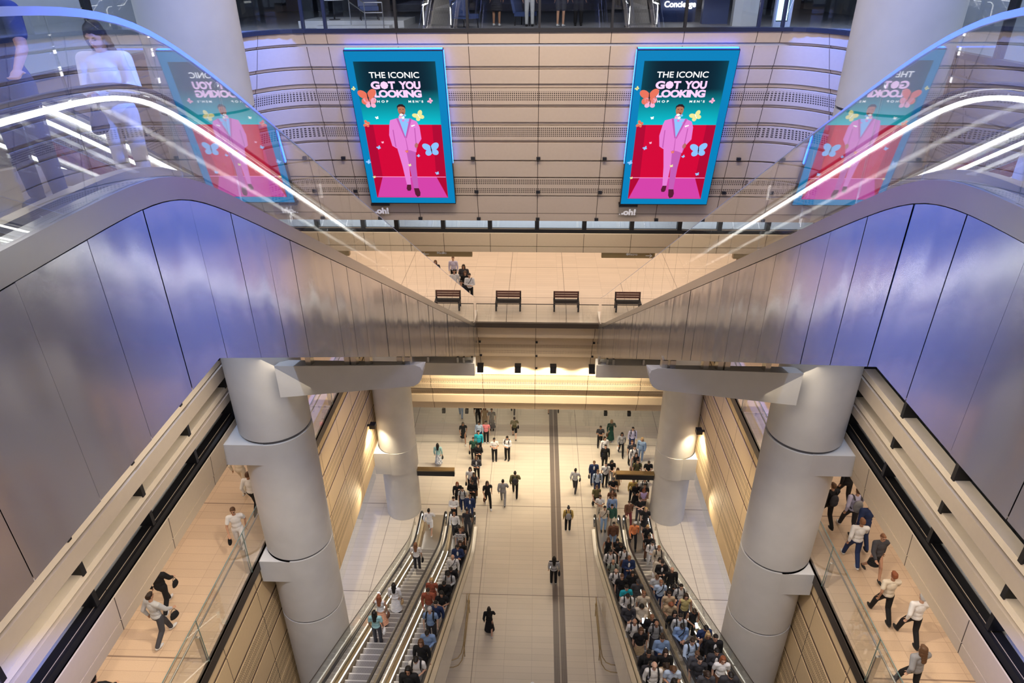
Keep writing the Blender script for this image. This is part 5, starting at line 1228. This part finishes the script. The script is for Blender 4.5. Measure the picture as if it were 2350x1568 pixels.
 (5.89, 26.84, -1.3, 0, 'stand', 'dress', 'black', 'none', 'black', 'long', 'y', '', 'blond person in a black dress on the outer right escalator', 'riders on the outer right escalator', 0.991),
 (5.18, 25.8, -1.3, 0, 'walk', 'shirt', 'orange', 'trousers', 'black', 'short', 'g', '', 'person in an orange shirt walking down on the outer right escalator', 'riders on the outer right escalator', 0.978),
 (5.82, 25.64, -1.3, 0, 'rail', 'tee', 'black', 'trousers', 'black', 'long', 'y', '', 'blond person in black tee with hand on rail on the outer right escalator', 'riders on the outer right escalator', 0.96),
 (5.76, 24.79, -1.27, 0, 'stand', 'tee', 'black', 'trousers', 'brown', 'short', 'd', '', 'dark-haired person in black tee, bag strap on the outer right escalator', 'riders on the outer right escalator', 0.978),
 (5.8, 24.12, -0.88, 0, 'folded', 'shirt', 'white', 'trousers', 'white', 'short', 'b', 'k', 'person in white linen outfit with straps on the outer right escalator', 'riders on the outer right escalator', 1.032),
 (5.9, 23.17, -0.33, 0, 'stand', 'shirt', 'beige', 'trousers', 'beige', 'short', 'r', 'k', 'light-haired person in beige with backpack on the outer right escalator', 'riders on the outer right escalator', 1.013),
 (5.75, 22.15, 0.26, 0, 'stand', 'shirt', 'cream', 'longskirt', 'cream', 'long', 'b', 'H', 'person in long cream outfit on the outer right escalator', 'riders on the outer right escalator', 0.922),
 (5.69, 21.42, 0.68, 0, 'folded', 'jacket', 'black', 'trousers', 'black', 'short', 'b', 'w', 'person in black blazer over white tee on the outer right escalator', 'riders on the outer right escalator', 0.996),
 (5.87, 20.39, 1.27, 0, 'stand', 'shirt', 'black', 'trousers', 'black', 'bald', 'g', '', 'bald person in a black shirt on the outer right escalator', 'riders on the outer right escalator', 1.013),
 (5.11, 19.81, 1.61, 10, 'phone', 'tee', 'lightgrey', 'trousers', 'navy', 'short', 'n', '', 'person in light grey tee bending forward on the outer right escalator', 'riders on the outer right escalator', 1.014),
 (5.18, 19.26, 1.93, 0, 'stand', 'tee', 'lightblue', 'trousers', 'navy', 'short', 'r', 'c', 'fair-haired person in pale blue tee with strap on the outer right escalator', 'riders on the outer right escalator', 1.022),
 (5.61, 18.88, 2.14, 0, 'phone', 'shirt', 'black', 'trousers', 'black', 'long', 'b', '', 'long-haired person in black top, head down on the outer right escalator', 'riders on the outer right escalator', 1.041),
 (5.2, 17.97, 2.67, 0, 'stand', 'tee', 'tan', 'trousers', 'tan', 'short', 'd', '', 'person in khaki tan top on the outer right escalator', 'riders on the outer right escalator', 0.973),
 (5.84, 18.72, 2.24, 0, 'stand', 'shirt', 'lightgrey', 'trousers', 'navy', 'short', 'b', 'k', 'person in light grey shirt with backpack straps on the outer right escalator', 'riders on the outer right escalator', 0.987),
 (5.73, 17.6, 2.88, 0, 'stand', 'tank', 'yellow', 'trousers', 'dark', 'long', 'd', '', 'long-haired person in olive-yellow sleeveless top on the outer right escalator', 'riders on the outer right escalator', 1.027),
 (5.09, 17.18, 3.13, 0, 'phone', 'dress', 'tan', 'none', 'black', 'long', 'a', '', 'person in a tan patterned dress on the outer right escalator', 'riders on the outer right escalator', 0.948),
 (5.85, 16.87, 3.3, 5, 'phone', 'tank', 'black', 'trousers', 'black', 'short', 'd', 'p', 'person in black sleeveless top using a phone on the outer right escalator', 'riders on the outer right escalator', 0.982),
 (5.18, 16.15, 3.72, 0, 'stand', 'shirt', 'lightgrey', 'trousers', 'dark', 'short', 'b', 'k', 'person in grey-white shirt with dark straps on the outer right escalator', 'riders on the outer right escalator', 0.996),
 (5.07, 16.49, 3.53, 0, 'stand', 'shirt', 'black', 'trousers', 'black', 'long', 'b', '', 'person in black behind the grey-white shirt on the outer right escalator', 'riders on the outer right escalator', 0.987),
 (5.06, 15.48, 4.11, 0, 'phone', 'shirt', 'blue', 'trousers', 'charcoal', 'short', 'b', 'c', 'person in grey-blue shirt looking down on the outer right escalator', 'riders on the outer right escalator', 0.98),
 (5.75, 15.2, 4.27, 10, 'phone', 'tee', 'navy', 'trousers', 'navy', 'short', 'b', '', 'person in navy tee leaning on the rail on the outer right escalator', 'riders on the outer right escalator', 1.014),
 (5.72, 14.75, 4.53, 0, 'stand', 'tank', 'black', 'trousers', 'black', 'bun', 'y', '', 'blond person in black sleeveless top on the outer right escalator', 'riders on the outer right escalator', 0.96),
 (5.08, 14.28, 4.8, 10, 'walk', 'shirt', 'lightblue', 'trousers', 'dark', 'short', 'd', 'k', 'person in pale blue shirt walking with a bag on the outer right escalator', 'riders on the outer right escalator', 1.014),
 (5.85, 14.44, 4.71, 0, 'stand', 'jacket', 'black', 'trousers', 'black', 'short', 'b', 'w', 'person in black suit with white collar on the outer right escalator', 'riders on the outer right escalator', 1.005),
 (5.09, 13.68, 5.15, 0, 'walk', 'shirt', 'charcoal', 'trousers', 'denim', 'short', 'n', '', 'person in charcoal top walking on the outer right escalator', 'riders on the outer right escalator', 0.987),
 (5.64, 13.63, 5.17, 0, 'folded', 'jacket', 'dark', 'trousers', 'black', 'short', 'b', 'w', 'person in dark suit with glasses on the outer right escalator', 'riders on the outer right escalator', 0.987),
 (5.05, 13.27, 5.38, 0, 'stand', 'tee', 'dark', 'trousers', 'denim', 'short', 'b', '', 'person in dark tee and pale jeans on the outer right escalator', 'riders on the outer right escalator', 1.032),
 (5.68, 13.15, 5.45, 0, 'stand', 'tee', 'white', 'trousers', 'brown', 'long', 'a', '', 'auburn-haired person in a white tee on the outer right escalator', 'riders on the outer right escalator', 1.005),
 (5.05, 12.52, 5.82, 0, 'phone', 'tee', 'charcoal', 'trousers', 'dark', 'long', 'd', '', 'long-haired person in charcoal tee on the outer right escalator', 'riders on the outer right escalator', 1.023),
 (5.63, 12.37, 5.9, 0, 'phone', 'jacket', 'dark', 'trousers', 'black', 'short', 'b', '', 'person in dark jacket at the frame edge on the outer right escalator', 'riders on the outer right escalator', 1.014),
 (-5.48, 26.37, -1.3, 180, 'walk', 'shirt', 'white', 'shorts', 'white', 'short', 'b', '', 'person in all white stepping on on the outer left escalator', 'riders on the outer left escalator', 1.004),
 (-5.55, 22.99, -0.23, 180, 'stand', 'tee', 'white', 'trousers', 'dark', 'long', 'r', 'h', 'person with long fair-brown hair and white top on the outer left escalator', 'riders on the outer left escalator', 1.032),
 (-5.43, 18.26, 2.5, 180, 'stand', 'shirt', 'white', 'longskirt', 'white', 'long', 'b', 'o', 'black-haired person in white with a woven bag on the outer left escalator', 'riders on the outer left escalator', 0.967),
 (-5.68, 17.05, 3.2, 180, 'raised', 'tank', 'white', 'longskirt', 'peach', 'long', 'a', 'pn', 'auburn person in peach skirt raising a phone on the outer left escalator', 'riders on the outer left escalator', 0.982),
 (-5.51, 15.81, 3.91, 180, 'stand', 'tee', 'teal', 'trousers', 'charcoal', 'long', 'b', 'H', 'person in pale teal top with white tote on the outer left escalator', 'riders on the outer left escalator', 0.978),
 (-4.13, 26.21, -1.3, 0, 'stand', 'shirt', 'white', 'trousers', 'dark', 'short', 'r', '', 'fair-haired person in white shirt on the inner left escalator', 'riders on the inner left escalator', 0.969),
 (-3.46, 26.33, -1.3, 0, 'stand', 'tee', 'dark', 'trousers', 'dark', 'short', 'b', '', 'person in dark grey with patterned bag on the inner left escalator', 'riders on the inner left escalator', 1.049),
 (-3.79, 25.35, -1.3, 0, 'phone', 'shirt', 'black', 'trousers', 'denim', 'long', 'b', '', 'long-haired person in black, bending on the inner left escalator', 'riders on the inner left escalator', 0.978),
 (-3.57, 25.11, -1.3, 0, 'stand', 'shirt', 'black', 'trousers', 'black', 'long', 'n', '', 'person in black behind the striped tee on the inner left escalator', 'riders on the inner left escalator', 1.01),
 (-3.65, 24.81, -1.28, 0, 'stand', 'tee', 'striped', 'trousers', 'brown', 'short', 'r', '', 'person in black and white striped tee on the inner left escalator', 'riders on the inner left escalator', 1.021),
 (-3.45, 23.2, -0.35, 0, 'stand', 'tee', 'black', 'trousers', 'black', 'long', 'd', '', 'person in black top close to the suit on the inner left escalator', 'riders on the inner left escalator', 1.014),
 (-3.51, 22.69, -0.06, 0, 'folded', 'jacket', 'navy', 'trousers', 'black', 'short', 'b', 'w', 'person in dark navy suit and white shirt on the inner left escalator', 'riders on the inner left escalator', 1.032),
 (-3.53, 21.23, 0.79, 0, 'stand', 'shirt', 'white', 'trousers', 'black', 'fringe', 'g', 'c', 'grey-haired person in white shirt on the inner left escalator', 'riders on the inner left escalator', 1.014),
 (-3.42, 19.98, 1.51, 0, 'phone', 'jacket', 'black', 'trousers', 'black', 'short', 'b', '', 'person in black jacket looking down on the inner left escalator', 'riders on the inner left escalator', 0.996),
 (-3.49, 19.68, 1.68, 0, 'phone', 'shirt', 'lightgrey', 'trousers', 'black', 'short', 'b', 'k', 'person in pale shirt with black straps on the inner left escalator', 'riders on the inner left escalator', 1.014),
 (-4.03, 18.75, 2.22, 0, 'stand', 'tee', 'rust', 'trousers', 'rust', 'long', 'y', '', 'blond person in a rust brown top on the inner left escalator', 'riders on the inner left escalator', 0.96),
 (-3.95, 17.6, 2.88, 0, 'rail', 'shirt', 'rust', 'trousers', 'grey', 'short', 'd', '', 'person in rust shirt with hand on rail on the inner left escalator', 'riders on the inner left escalator', 1.005),
 (-3.45, 18.39, 2.43, 0, 'phone', 'shirt', 'black', 'trousers', 'black', 'short', 'b', '', 'person in black with bowed head on the inner left escalator', 'riders on the inner left escalator', 1.023),
 (-3.42, 17.47, 2.96, 0, 'folded', 'tee', 'black', 'trousers', 'white', 'long', 'b', '', 'person in black tee and white trousers on the inner left escalator', 'riders on the inner left escalator', 1.007),
 (-3.58, 15.93, 3.85, 0, 'stand', 'tee', 'blue', 'trousers', 'dark', 'short', 'g', 'k', 'white-haired person in grey-blue polo and backpack on the inner left escalator', 'riders on the inner left escalator', 1.032),
 (-3.45, 16.4, 3.58, 0, 'stand', 'shirt', 'navy', 'trousers', 'beige', 'short', 'b', '', 'black-haired person in navy beside the polo on the inner left escalator', 'riders on the inner left escalator', 1.023),
 (-3.42, 14.58, 4.63, 0, 'phone', 'shirt', 'blue', 'trousers', 'beige', 'short', 'b', 'h', 'person in blue shirt with black camera bag on the inner left escalator', 'riders on the inner left escalator', 0.978),
 (-3.43, 13.6, 5.19, 0, 'stand', 'shirt', 'black', 'trousers', 'black', 'long', 'n', '', 'person with long brown hair in black on the inner left escalator', 'riders on the inner left escalator', 1.014),
 (-3.43, 12.87, 5.61, 0, 'phone', 'tee', 'white', 'trousers', 'grey', 'short', 'b', 'k', 'person in white tee with black backpack straps on the inner left escalator', 'riders on the inner left escalator', 1.045),
 (-3.47, 11.99, 6.12, 0, 'stand', 'jacket', 'black', 'trousers', 'charcoal', 'long', 'b', '', 'dark-haired person in black jacket at frame edge on the inner left escalator', 'riders on the inner left escalator', 1.032),
 (-9.79, 17.23, 9.6, 180, 'walk', 'shirt', 'cream', 'trousers', 'cream', 'short', 'd', 'h', 'person in cream clothes with black bag by the bracket on the left gallery', 'people on the left gallery', 1.023),
 (-9.02, 16.22, 9.6, 180, 'walk', 'shirt', 'white', 'trousers', 'black', 'short', 'n', '', 'person in white shirt and black trousers by the column on the left gallery', 'people on the left gallery', 0.96),
 (-8.81, 14.57, 9.6, 20, 'walk', 'tee', 'white', 'trousers', 'white', 'short', 'n', 'h', 'person in white tee and trousers with black bag on the left gallery', 'people on the left gallery', 0.996),
 (-9.65, 11.41, 9.6, 160, 'walk', 'shirt', 'lightgrey', 'trousers', 'charcoal', 'short', 'd', 'h', 'person in grey shirt and dark trousers with bag on the left gallery', 'people on the left gallery', 1.023),
 (-10.06, 12.39, 9.6, 180, 'walk', 'jacket', 'black', 'trousers', 'black', 'short', 'b', 'h', 'person in black almost hidden behind the fascia on the left gallery', 'people on the left gallery', 0.96),
 (-9.81, 9.2, 9.6, 190, 'walk', 'shirt', 'black', 'trousers', 'black', 'short', 'b', '', 'person in black at the bottom left corner on the left gallery', 'people on the left gallery', 0.978),
 (9.14, 16.19, 9.6, 190, 'walk', 'jacket', 'black', 'trousers', 'black', 'short', 'n', 'k', 'person in black suit with black backpack on the right gallery', 'people on the right gallery', 0.987),
 (9.76, 15.91, 9.6, 180, 'walk', 'shirt', 'lavender', 'trousers', 'dark', 'short', 'n', 'K', 'person in lavender shirt with grey backpack on the right gallery', 'people on the right gallery', 1.025),
 (9.37, 14.66, 9.6, 175, 'walk', 'shirt', 'white', 'trousers', 'navy', 'short', 'r', 'n', 'person in white shirt and navy trousers with brown bag on the right gallery', 'people on the right gallery', 0.996),
 (9.77, 14.19, 9.6, 5, 'walk', 'jacket', 'charcoal', 'skirt', 'black', 'short', 'r', '', 'person in grey blazer and black skirt on the right gallery', 'people on the right gallery', 0.93),
 (9.37, 12.7, 9.6, 180, 'walk', 'tee', 'cream', 'trousers', 'black', 'short', 'a', 'h', 'person in cream tee with green shoulder bag on the right gallery', 'people on the right gallery', 1.004),
 (9.76, 12.01, 9.6, 180, 'walk', 'shirt', 'white', 'trousers', 'black', 'short', 'g', 'e', 'person in white shirt carrying pale yellow bags on the right gallery', 'people on the right gallery', 1.005),
 (9.08, 10.56, 9.6, 190, 'walk', 'jacket', 'grey', 'trousers', 'black', 'long', 'n', '', 'long-haired person in a grey jacket on the right gallery', 'people on the right gallery', 0.969),
 (10.1, 17.19, 9.6, 180, 'walk', 'shirt', 'black', 'trousers', 'black', 'short', 'b', '', 'black-trousered person mostly hidden by the fascia on the right gallery', 'people on the right gallery', 0.987),
 (9.89, 15.35, 9.6, 180, 'walk', 'jacket', 'navy', 'trousers', 'navy', 'short', 'b', '', 'person in navy just beside the fascia edge on the right gallery', 'people on the right gallery', 1.014),
]
LOW_TOP = 24.85-(9.6-FL)/.577; LOWF = stepline(9.6, FL, LOW_TOP)[0]
for (x, y, z, rz, pose, top, tc, bot, bc, hair, hc, ex, lab, grp, s) in PEOPLE:
    if grp.startswith('riders'): z = LOWF(LOW_TOP+.1+.4*math.floor((y-LOW_TOP-.1)/.4)+.3) if y < 24.9 else FL+.012
    person(x, y, z, rz, pose, top, tc, bot, bc, hair, hc, ex, lab, grp, s)
person(-3.95, 6.45, 23.32-.577*.6, 5, 'phone', 'shirt', 'white', 'trousers', 'beige', 'long', 'b', 'h', 'long-haired person in white looking down on the upper left escalator', 'riders on the upper escalators', .97, 0)
person(-4.0, 5.25, 23.33, 0, 'rail', 'tee', 'navy', 'trousers', 'dark', 'short', 'b', '', 'person in navy tee at the left edge of the frame', 'riders on the upper escalators', 1.04, 1)
person(4.15, 5.75, 23.32, 0, 'rail', 'shirt', 'black', 'trousers', 'beige', 'short', 'b', '', 'person in black top and beige trousers at the upper right edge', 'riders on the upper escalators', 1.0, 0)
for x, y, rz, pose, top, tc, bot, bc, hair, hc, lab in ((-1.5, 26.0, 170, 'stand', 'jacket', 'dark', 'skirt', 'black', 'long', 'd', 'person in dark jacket and skirt behind the upper glazing'), (.72, 25.6, 160, 'stand', 'tee', 'dark', 'shorts', 'dark', 'long', 'n', 'person in short dark clothes behind the centre of the glazing'), (1.35, 26.1, 0, 'stand', 'shirt', 'black', 'trousers', 'black', 'short', 'b', 'person all in black behind the upper glazing'), (-.35, 25.9, 0, 'stand', 'tee', 'grey', 'trousers', 'lightgrey', 'short', 'd', 'person in grey trousers left of centre behind the glazing')):
    person(x, y, UP, rz, pose, top, tc, bot, bc, hair, hc, '', lab, 'people behind the upper glazing', 1.0)
